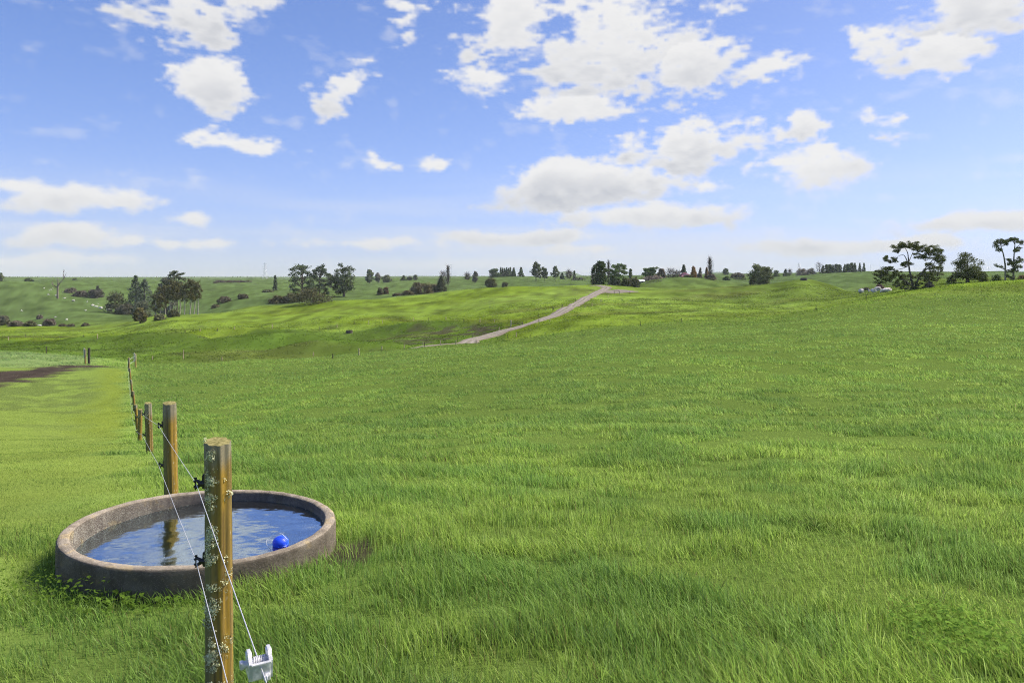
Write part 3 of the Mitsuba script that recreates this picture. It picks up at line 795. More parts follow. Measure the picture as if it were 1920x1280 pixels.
m, c = leaflets(3.05, 4.95, 0.42, 0.46, 620, 0.018, 0.150, (0.20, 0.34, 0.06), 31)
put('clover', m, 'm_grass', color=c)
labels['clover'] = {'kind': 'stuff', 'label': 'patch of round-leaved clover in the grass at the lower right', 'category': 'clover'}
ms = [leaflets(-3.55, 5.55, 0.42, 0.26, 200, 0.030, 0.20, (0.115, 0.20, 0.030), 32, False), leaflets(-2.95, 5.45, 0.5, 0.16, 130, 0.020, 0.10, (0.12, 0.21, 0.032), 33),
      leaflets(-3.9, 5.9, 0.25, 0.25, 90, 0.028, 0.17, (0.11, 0.19, 0.03), 34, False)]
put('weeds', join([m for m, _ in ms]), 'm_grass', color=np.vstack([c for _, c in ms]))
labels['weeds'] = {'kind': 'stuff', 'label': 'low leafy weeds against the front of the concrete trough', 'category': 'weeds'}


# ------------------------------------------------------------------ the gravel track
ty = np.linspace(TRACK[0, 0] - 16, TRACK[-1, 0] + 22, 300)
tx = fx(np.clip(ty, TRACK[0, 0], TRACK[-1, 0])) + np.where(ty < TRACK[0, 0], (ty - TRACK[0, 0]) * 2.2, 0)
tx = tx - np.where(ty > TRACK[-1, 0], (ty - TRACK[-1, 0]) * 0.25, 0)
dxy = np.stack([np.gradient(tx), np.gradient(ty)], -1)
dxy /= np.linalg.norm(dxy, axis=1, keepdims=True)
nrm = np.stack([dxy[:, 1], -dxy[:, 0]], -1)
lat = np.linspace(-3.0, 3.0, 15)
edge = 1 + (meshkit.fbm(np.stack([ty / 6, 0 * ty, 0 * ty], -1), 3, 4) - 0.5) * 0.5
rx = tx[:, None] + nrm[:, :1] * lat[None] * edge[:, None]
ry = ty[:, None] + nrm[:, 1:] * lat[None] * edge[:, None]
rz = ground(rx, ry) + 0.14 - 0.22 * (np.abs(lat) / 3.0)[None] ** 6 + (meshkit.fbm(np.stack([rx, ry, 0 * rx], -1) / 1.5, 3, 2) - 0.5) * 0.07
tn = meshkit.fbm(np.stack([rx, ry, 0 * rx], -1) / 1.1, 4, 44)
rc = lerp((0.105, 0.092, 0.072), (0.22, 0.196, 0.160), tn)
wheel = np.exp(-((np.abs(lat) - 0.95) / 0.38) ** 2)[None] + 0 * tn
rc = lerp(rc, (0.28, 0.258, 0.225), wheel * 0.6)
rc = lerp(rc, (0.16, 0.135, 0.11), sstep(1.9, 2.7, np.abs(lat)[None] + (tn - .5) * 0.8) * 0.85)
rc = lerp(rc, (0.10, 0.12, 0.04), np.exp(-(lat / 0.35) ** 2)[None] * sstep(.45, .6, tn) * 0.6)
i, j = np.meshgrid(np.arange(len(ty) - 1), np.arange(14), indexing='ij')
q = np.stack([i * 15 + j, i * 15 + j + 1, (i + 1) * 15 + j + 1, (i + 1) * 15 + j], -1).reshape(-1, 4)
put('gravel_track', (np.stack([rx, ry, rz], -1).reshape(-1, 3), q), 'm_gravel', smooth=True, color=rc.reshape(-1, 3))
setting('gravel_track', 'pale gravel farm track climbing to the dark cypress')
# bare apron where the track meets the gateway at the top
ax, ay, _ = seen(1160, 547, 250, 480)
g1, g2 = np.meshgrid(np.linspace(0, 1, 14), np.linspace(0, 2 * math.pi, 40, endpoint=False), indexing='ij')
wob = 1 + 0.35 * (meshkit.fbm(np.stack([np.cos(g2) * 1.5, np.sin(g2) * 1.5, 0 * g2], -1) + 4, 3, 3) - 0.5) * 2
qx, qy = ax + g1 * wob * np.cos(g2) * 12.5, ay + g1 * wob * np.sin(g2) * 17
qz = ground(qx, qy) + 0.09 - 0.2 * g1 ** 4
tn = meshkit.fbm(np.stack([qx, qy, 0 * qx], -1) / 1.8, 4, 46)
i, j = np.meshgrid(np.arange(13), np.arange(40), indexing='ij')
q = np.stack([i * 40 + j, (i + 1) * 40 + j, (i + 1) * 40 + (j + 1) % 40, i * 40 + (j + 1) % 40], -1).reshape(-1, 4)
put('dirt', (np.stack([qx, qy, qz], -1).reshape(-1, 3), q), 'm_gravel', smooth=True, color=lerp((0.12, 0.105, 0.08), (0.19, 0.17, 0.14), tn).reshape(-1, 3))
setting('dirt', 'bare trodden dirt beside the top of the gravel track')

# ------------------------------------------------------------------ far hills
def hill_range(name, text, dist, depth, peaks, floor, col_a, col_b):
    us_ = np.linspace(-1.3, 1.3, 420)
    ds = np.linspace(-1, 1, 13)
    U, D = np.meshgrid(us_, ds, indexing='ij')
    prof = np.zeros(len(us_))
    for px_, wpx, h in peaks:
        prof = np.maximum(prof, h * np.exp(-(((us_ * 1350 + 960) - px_) / wpx) ** 2))
    prof = prof + (meshkit.fbm(np.stack([us_ * 25, 0 * us_, 0 * us_], -1), 4, 3) - 0.5) * 2.2 * (prof > 1.5)
    H = floor + (prof[:, None] / 1350 * dist) * np.cos(D * math.pi / 2) ** 1.2
    Y = dist + D * depth
    X = U * dist * (1 + 0.1 * D)
    H = H + (meshkit.fbm(np.stack([X / 700, Y / 700, 0 * X], -1), 4, 5) - 0.5) * 18 * np.cos(D * math.pi / 2)
    i, j = np.meshgrid(np.arange(419), np.arange(12), indexing='ij')
    q = np.stack([i * 13 + j, (i + 1) * 13 + j, (i + 1) * 13 + j + 1, i * 13 + j + 1], -1).reshape(-1, 4)
    n = meshkit.fbm(np.stack([X / 260, Y / 260, 0 * X], -1), 4, 7)
    put(name, (np.stack([X, Y, H + EYE], -1).reshape(-1, 3), q), 'm_gravel', smooth=True, color=lerp(col_a, col_b, n).reshape(-1, 3))
    setting(name, text)


hill_range('far_hill', 'distant blue hills on the skyline', 5600, 900,
           [(1062, 34, 15), (1100, 40, 7), (1350, 55, 13), (1310, 40, 8), (1400, 60, 9), (590, 120, 3.5), (430, 90, 2.5), (205, 40, 2.0), (690, 60, 2.0)], -12, (0.05, 0.085, 0.035), (0.09, 0.13, 0.05))

# ------------------------------------------------------------------ trees, shrubs and hedges
TONE = 2.7   # foliage reflects and passes light: this base splits between the two
DARK, OLIVE, GREY, BROWN, MID, GUM = (0.034, 0.048, 0.019), (0.055, 0.066, 0.026), (0.055, 0.066, 0.036), (0.060, 0.044, 0.024), (0.046, 0.066, 0.026), (0.060, 0.066, 0.030)
BARE, PINK, RUST = (0.125, 0.105, 0.085), (0.16, 0.085, 0.11), (0.12, 0.075, 0.028)


def leaf_clumps(clusters, per, size, r, flat=1.0, tone=DARK):
    """Small leaf-sprays scattered through each clump's volume, thickest near its skin."""
    cen = np.array([c[:3] for c in clusters]); rad = np.array([c[3] for c in clusters])
    sq = np.array([c[4] if len(c) > 4 else 1.0 for c in clusters])
    n = len(clusters) * per
    k = np.repeat(np.arange(len(clusters)), per)
    d = r.normal(size=(n, 3)); d /= np.linalg.norm(d, axis=1, keepdims=True)
    p = cen[k] + d * (rad[k] * r.random(n) ** 0.45)[:, None] * np.stack([np.ones(n), np.ones(n), sq[k]], -1)
    e1 = r.normal(size=(n, 3)); e1 /= np.linalg.norm(e1, axis=1, keepdims=True)
    e2 = np.cross(e1, d + 0.4 * r.normal(size=(n, 3))); e2 /= np.linalg.norm(e2, axis=1, keepdims=True)
    s = size * r.uniform(0.55, 1.35, n)[:, None]
    v = np.stack([p - e1 * s, p + e2 * s * 0.55, p + e1 * s, p - e2 * s * 0.55], 1).reshape(-1, 3)
    f = np.arange(n * 4).reshape(-1, 4)
    c = TONE * np.array(tone)[None] * (r.uniform(0.75, 1.3, len(clusters))[k] * r.uniform(0.7, 1.35, n))[:, None]
    return (v, f), np.repeat(c, 4, 0)


def twig_spray(base, tips, size, r, tone, per=7):
    """Bare twigs as fine slivers round the limb ends."""
    vs, cs = [], []
    for b, t in zip(base, tips):
        for _ in range(per):
            o = b + (t - b) * r.uniform(0.3, 1.0)
            d = (t - b) / (np.linalg.norm(t - b) + 1e-9) + r.normal(0, 0.45, 3)
            d *= size * r.uniform(2.5, 6) / np.linalg.norm(d)
            w = np.cross(d, r.normal(size=3)); w *= size * 0.16 / (np.linalg.norm(w) + 1e-9)
            vs += [o - w, o + w, o + d]
            cs += [np.array(tone) * r.uniform(0.7, 1.3)] * 3
    return (np.array(vs), np.arange(len(vs)).reshape(-1, 3)), np.array(cs)


def limb(a, b, ra, rb, r, bend=0.10, n=6, sides=6):
    t = np.linspace(0, 1, n)[:, None]
    L = np.linalg.norm(np.asarray(b) - a)
    off = r.normal(0, bend * L, 3)
    p = np.asarray(a) * (1 - t) + np.asarray(b) * t + off * (t * (1 - t)) * 2
    return tube(p, ra + (rb - ra) * t[:, 0], sides, cap=False)


TREE_N = [0]


def tree(name, kind, px, top, width, y=None, base=None, tone=DARK, label='', cat='tree', group=None, bark=(0.11, 0.095, 0.08), per=None, size=None, clear=None):
    """A tree of the given growth habit, standing on the land "y" metres ahead; its height and spread were surveyed as slopes in 1/1350."""
    TREE_N[0] += 1
    r = np.random.default_rng(1000 + TREE_N[0])
    if y is None:
        _, y, _ = seen(px, base, 125, 2500)
        y += 1.0
    x = (px - 960) / 1350 * y
    zb = float(ground(x, y)) - 0.15
    zt = EYE - (top - 520) / 1350 * y
    h = max(zt - zb, 1.0)
    w = width / 1350 * y
    S = size or max(0.16, 0.0012 * y)
    O = np.array([x, y, zb])
    key = thing(name, label, cat, group)
    limbs, clumps, tips, bases = [], [], [], []
    P = lambda a, rad, z: np.array([math.cos(a) * rad, math.sin(a) * rad, z])
    if kind == 'round':
        ct = (clear if clear is not None else 0.12) * h
        ch, rx = h - ct, w / 2
        limbs.append(limb(O, O + [0, 0, ct + ch * 0.6], w * 0.05 + .1, w * 0.015, r, 0.03, 8, 8))
        for k in range(46):
            a, zt_ = r.uniform(0, 6.28), r.uniform(0.02, 0.97)
            prof = math.sin(math.pi * (0.10 + 0.86 * zt_) ** 0.85) ** 0.75
            rad = rx * prof * r.uniform(0.45, 0.92)
            c = P(a, rad, ct + ch * zt_) + O
            clumps.append((*c, rx * r.uniform(0.24, 0.38), 0.75))
            if k % 4 == 0:
                limbs.append(limb(O + [0, 0, ct + ch * zt_ * 0.35], c, w * 0.022, w * 0.006, r))
        per = per or 90
    elif kind == 'bush':
        rx = w / 2
        limbs.append(limb(O, O + [0, 0, h * 0.6], w * 0.03 + .05, w * 0.01, r, .05))
        for k in range(54):
            a, zt_ = r.uniform(0, 6.28), r.uniform(0.0, 0.9)
            rad = rx * math.sqrt(max(0.0, 1 - (zt_ * 0.98) ** 1.7)) * r.uniform(0.25, 1.0) ** 0.6
            clumps.append((*(P(a, rad, h * (0.04 + 0.82 * zt_)) + O), math.sqrt(rx * h) * r.uniform(0.22, 0.36), 0.8))
        per = per or 46
    elif kind == 'cone':
        rx = w / 2
        limbs.append(limb(O, O + [0, 0, h * 0.96], w * 0.06 + .08, 0.05, r, 0.02, 8))
        for k in range(54):
            zt_ = (k + r.random()) / 54
            rad = rx * (1 - zt_) ** 0.75 * r.uniform(0.45, 1.05)
            a = k * 2.4 + r.uniform(-.5, .5)
            clumps.append((*(P(a, rad, h * (0.05 + 0.93 * zt_)) + O), max(rx * 0.42 * (1.05 - zt_ * 0.8), 0.035 * h), 0.6))
        per = per or 44
    elif kind == 'cypress':     # dark, broad column of heaped sprays
        rx = w / 2
        limbs.append(limb(O, O + [0, 0, h * 0.9], w * 0.07 + .1, 0.08, r, 0.02, 8))
        for k in range(70):
            zt_ = (k + r.random()) / 70
            prof = (0.95 if zt_ < 0.35 else 0.85 + 0.1 * math.sin(zt_ * 14)) * min(1.0, ((1.03 - zt_) / 0.26) ** 0.6)
            a = k * 2.4 + r.uniform(-.5, .5)
            clumps.append((*(P(a, rx * prof * r.uniform(0.3, 0.86), h * (0.02 + 0.95 * zt_)) + O), rx * r.uniform(0.24, 0.40), 0.5))
        per = per or 60
    elif kind == 'pine':        # open crown: bare limbs carrying flat plates of needles
        rx = w / 2
        ct = (clear if clear is not None else 0.25)
        limbs.append(limb(O, O + [r.normal(0, .03) * w, 0, h * 0.88], w * 0.035 + .12, w * 0.010, r, 0.03, 10, 8))
        for k in range(24):
            zt_ = ct + (1 - ct) * (k + r.random()) / 24
            prof = math.sin(math.pi * min(1, max(0.0, (zt_ - ct) / (1.06 - ct)) ** 0.8 * 0.82 + 0.16)) ** 0.7
            a = k * 2.4 + r.uniform(-.6, .6)
            tip = P(a, rx * prof * r.uniform(0.55, 1.0), h * zt_ * 0.97) + O
            st = O + [0, 0, h * zt_ * r.uniform(0.60, 0.78)]
            limbs.append(limb(st, tip, w * 0.014 + .03, 0.03, r, 0.12))
            for _ in range(3):
                clumps.append((*(tip + r.normal(0, rx * 0.17, 3) * [1, 1, 0.4]), rx * r.uniform(0.20, 0.34), 0.5))
        per = per or 46
    elif kind == 'gum':         # clean pale trunk, crown only in the upper part
        rx = w / 2
        ct = clear if clear is not None else 0.42
        top_ = O + [r.normal(0, .10) * w, 0, h * 0.92]
        limbs.append(limb(O, top_, w * 0.020 + .18, w * 0.010 + .04, r, 0.03, 10, 7))
        for k in range(16):
            zt_ = ct + (1 - ct) * (k + r.random()) / 16
            a = k * 2.4
            tip = P(a, rx * r.uniform(0.35, 0.95) * math.sin(math.pi * (0.22 + 0.7 * (zt_ - ct) / (1 - ct))), h * zt_) + O
            limbs.append(limb(O + [0, 0, h * (zt_ - 0.16)], tip, w * 0.012 + .03, 0.03, r))
            for _ in range(3):
                clumps.append((*(tip + r.normal(0, rx * 0.2, 3)), rx * r.uniform(0.28, 0.44), 0.9))
        per = per or 60
    elif kind in ('poplar', 'bare'):
        rx = w / 2
        limbs.append(limb(O, O + [0, 0, h * 0.94], w * 0.05 + .10, 0.05, r, 0.02, 8))
        for k in range(34):
            zt_ = 0.10 + 0.86 * (k + r.random()) / 34
            a = k * 2.4
            up = 0.16 if kind == 'poplar' else 0.12
            prof = (1 - 0.5 * zt_) if kind == 'poplar' else math.sin(math.pi * (0.15 + 0.8 * zt_)) ** 0.7
            st = O + [0, 0, h * zt_ * 0.88]
            tip = P(a, rx * prof * r.uniform(0.5, 1.0), min(h, h * zt_ * 0.9 + h * up)) + O
            limbs.append(limb(st, tip, w * 0.010 + 0.03, 0.02, r, 0.06, 4, 4))
            bases.append(st); tips.append(tip)
    elif kind == 'dead':        # bleached standing dead tree with a few broken limbs
        L = lambda a, b, ra, rb: limbs.append(limb(O + np.array(a) * [w, w, h], O + np.array(b) * [w, w, h], ra, rb, r, 0.06, 7))
        q_ = w * 0.035 + .1
        L((0, 0, 0), (0.02, 0, 0.42), q_ * 1.5, q_); L((0.02, 0, 0.42), (-0.06, 0.1, 0.70), q_, 0.06); L((0.02, 0, 0.36), (-0.40, -.1, 0.52), q_, 0.08)
        L((-0.25, -.06, 0.46), (-0.44, .1, 0.60), q_ * .6, 0.05); L((0.02, 0, 0.42), (0.33, .1, 0.66), q_, 0.10); L((0.33, .1, 0.66), (0.36, 0, 1.0), q_ * .6, 0.04)
        L((0.33, .1, 0.66), (0.56, 0, 0.86), q_ * .6, 0.04); L((0.18, .05, 0.55), (0.46, -.2, 0.56), q_ * .5, 0.04); L((0.35, 0, 0.86), (0.42, .1, 0.97), q_ * .3, 0.03)
    bc = np.array(bark)
    tv, tf = join(limbs)
    part(key, 'trunk', (tv, tf), 'm_bark', smooth=True, color=bc[None] * (0.7 + 0.6 * meshkit.fbm(tv / 0.6, 3, 4))[:, None])
    if clumps:
        per = max(14, int(per * min(1.0, max(0.3, width / 34))))
        m, c = leaf_clumps(clumps, per, S, r, tone=tone)
        part(key, 'crown', m, 'm_leaf', color=c)
    if tips:
        m, c = twig_spray(np.array(bases), np.array(tips), S * 1.0, r, tone, 16 if kind == 'poplar' else 12)
        part(key, 'crown', m, 'm_bark', color=c)
    return key


# the right-hand pines
def spreading_pine():
    """The big many-stemmed pine: forked low, limbs fanning up into flat plates, one long low bough to the left."""
    r = np.random.default_rng(77)
    y = 224.0
    x = (1716 - 960) / 1350 * y
    O = np.array([x, y, float(ground(x, y)) - 0.4])
    m = y / 1350
    key = thing('pine_tree', 'large many-stemmed spreading pine with open crown beside the pale boulders', 'tree')
    limbs, clumps = [], []
    B = lambda px, py, dy=0.0: np.array([(px - 960) * m, y + dy, EYE - (py - 520) * m])
    def bough(points, r0, r1):
        p = np.array(points)
        t = np.linspace(0, 1, len(p))
        tt = np.linspace(0, 1, len(p) * 4)
        limbs.append(tube(PchipInterpolator(t, p)(tt), 0.62 * (r0 + (r1 - r0) * tt), 7, cap=False))
    root = B(1714, 545)
    bough([root, B(1709, 520, .3), B(1706, 498, .5), B(1706, 478, 1), B(1700, 462, 1.5)], 0.62, 0.10)
    bough([B(1707, 505, .4), B(1697, 488, -1), B(1686, 478, -2), B(1668, 487, -2.5)], 0.30, 0.06)
    bough([root, B(1720, 520, -1), B(1728, 503, -2), B(1737, 489, -3), B(1746, 476, -3)], 0.48, 0.10)
    bough([B(1726, 506, -1.8), B(1745, 497, -1), B(1757, 482, 0), B(1764, 474, 1)], 0.28, 0.07)
    bough([B(1706, 492, .6), B(1718, 477, 2.5), B(1727, 464, 3.5)], 0.22, 0.06)
    bough([B(1722, 520, -1), B(1742, 507, 2), B(1758, 498, 3), B(1770, 505, 3)], 0.24, 0.06)
    bough([root, B(1692, 527, -2), B(1668, 523, -3), B(1640, 520, -4)], 0.30, 0.07)
    bough([root, B(1690, 541, -2.5), B(1672, 534, -3.5)], 0.22, 0.06)
    bough([B(1706, 498, .5), B(1690, 505, 3), B(1672, 500, 4)], 0.18, 0.05)
    def plate(px, py, wx, hy, n, dy=0):
        for _ in range(int(n * 1.4)):
            c = B(px + r.uniform(-.56, .56) * wx, py + r.uniform(-.56, .56) * hy, dy + r.uniform(-.4, .4) * wx * m)
            clumps.append((*c, r.uniform(0.5, 0.95), 0.6))
            limbs.append(limb(B(px, py + hy * .8, dy), c, 0.06, 0.02, r, .1, 4, 4))
    for a in ((1706, 459, 32, 9, 26), (1684, 466, 18, 12, 14), (1722, 465, 20, 10, 14), (1742, 468, 28, 13, 24), (1758, 478, 20, 18, 20), (1669, 485, 20, 11, 13), (1735, 482, 14, 9, 8),
              (1697, 494, 20, 9, 10), (1764, 488, 12, 10, 8), (1722, 479, 16, 8, 7), (1768, 505, 16, 16, 14, 3), (1752, 500, 18, 12, 10, 2), (1640, 513, 22, 12, 18, -4), (1655, 506, 18, 12, 12, -3),
              (1660, 520, 22, 11, 14, -3), (1636, 526, 14, 8, 7, -4), (1672, 532, 14, 8, 7, -3), (1706, 522, 24, 14, 18, 1), (1730, 517, 26, 14, 20, -1), (1712, 536, 36, 10, 20), (1750, 520, 16, 12, 8, 2), (1690, 512, 16, 8, 6, 3), (1766, 522, 14, 8, 6, 3)):
        plate(*a)
    tv, tf = join(limbs)
    part(key, 'trunk', (tv, tf), 'm_bark', smooth=True, color=np.array((0.13, 0.115, 0.10))[None] * (0.7 + 0.6 * meshkit.fbm(tv / 0.5, 3, 4))[:, None])
    mm, c = leaf_clumps(clumps, 80, 0.16, r, tone=(0.046, 0.054, 0.018))
    part(key, 'crown', mm, 'm_leaf', color=c)


spreading_pine()
tree('pine_tree', 'round', 1814, 476, 60, 236, tone=(0.042, 0.050, 0.020), label='rounded dense pine between the spreading pine and the tall thin pines', size=0.24, per=120)
tree('pine_tree', 'bush', 1842, 505, 17, 232, tone=(0.042, 0.05, 0.02), label='small low pine against the right side of the rounded pine', size=0.2)


def tall_pine(px, top, crown, text, lean):
    r = np.random.default_rng(int(px))
    y = 196.0
    m = y / 1350
    B = lambda ax_, ay_, dy=0.0: np.array([(ax_ - 960) * m, y + dy, EYE - (ay_ - 520) * m])
    key = thing('pine_tree', text, 'tree')
    x0, y0 = (px - 960) * m, y
    O = np.array([x0, y0, float(ground(x0, y0)) - 0.3])
    limbs, clumps = [], []
    pts = np.array([O] + [B(*p) for p in lean])
    t, tt = np.linspace(0, 1, len(pts)), np.linspace(0, 1, 24)
    limbs.append(tube(PchipInterpolator(t, pts)(tt), 0.25 - 0.18 * tt, 8, cap=False))
    for (ax_, ay_, wx, hy, n) in crown:
        k = np.argmin([abs(ay_ + 8 - (520 - (p[2] - EYE) / m)) for p in pts])
        limbs.append(limb(pts[k], B(ax_, ay_), 0.14, 0.04, r, 0.14))
        for _ in range(n):
            c = B(ax_ + r.uniform(-.5, .5) * wx, ay_ + r.uniform(-.5, .5) * hy, r.uniform(-.4, .4) * wx * m)
            clumps.append((*c, r.uniform(0.38, 0.75), 0.65))
            limbs.append(limb(B(ax_, ay_ + hy * .4), c, 0.04, 0.015, r, .1, 3, 4))
    tv, tf = join(limbs)
    part(key, 'trunk', (tv, tf), 'm_bark', smooth=True, color=np.array((0.17, 0.155, 0.14))[None] * (0.7 + 0.6 * meshkit.fbm(tv / 0.5, 3, 4))[:, None])
    mm, c = leaf_clumps(clumps, 60, 0.15, r, tone=(0.040, 0.048, 0.020))
    part(key, 'crown', mm, 'm_leaf', color=c)


tall_pine(1885, 447, [(1880, 452, 22, 8, 18), (1868, 460, 10, 9, 8), (1872, 468, 9, 7, 5), (1888, 455, 8, 8, 6), (1876, 499, 5, 4, 2), (1869, 498, 5, 4, 2), (1892, 486, 8, 6, 4)], 'tall thin pine with a bent bare trunk and flat top, left of the right-edge pair', [(1885, 505), (1883, 485), (1880, 472), (1877, 462), (1879, 453)])
tall_pine(1902, 446, [(1900, 450, 20, 8, 16), (1914, 456, 9, 8, 7), (1907, 468, 16, 8, 9), (1896, 492, 18, 9, 12), (1908, 497, 18, 12, 14), (1915, 487, 12, 10, 8), (1898, 508, 18, 8, 10), (1896, 520, 14, 9, 9)], 'tall pine at the right edge with a low skirt of foliage', [(1900, 505), (1901, 485), (1902, 468), (1903, 458), (1902, 450)])
for a in (('shrub', 'bush', 1868, 513, 20, 215, DARK, 'low dark shrub just left of the bare-trunked thin pine'), ('shrub', 'bush', 1784, 513, 14, 240, OLIVE, 'thin olive shrub between the spreading pine and the rounded pine'),
          ('shrub', 'bush', 1917, 513, 16, 215, BROWN, 'brownish scrub under the pines at the right edge'),           ('shrub', 'bush', 1742, 527, 18, 226, (0.085, 0.075, 0.06), 'dry grey-brown scrub at the foot of the spreading pine')):
    tree(a[0], a[1], a[2], a[3], a[4], a[5], tone=a[6], label=a[7], cat='shrub', size=0.2)

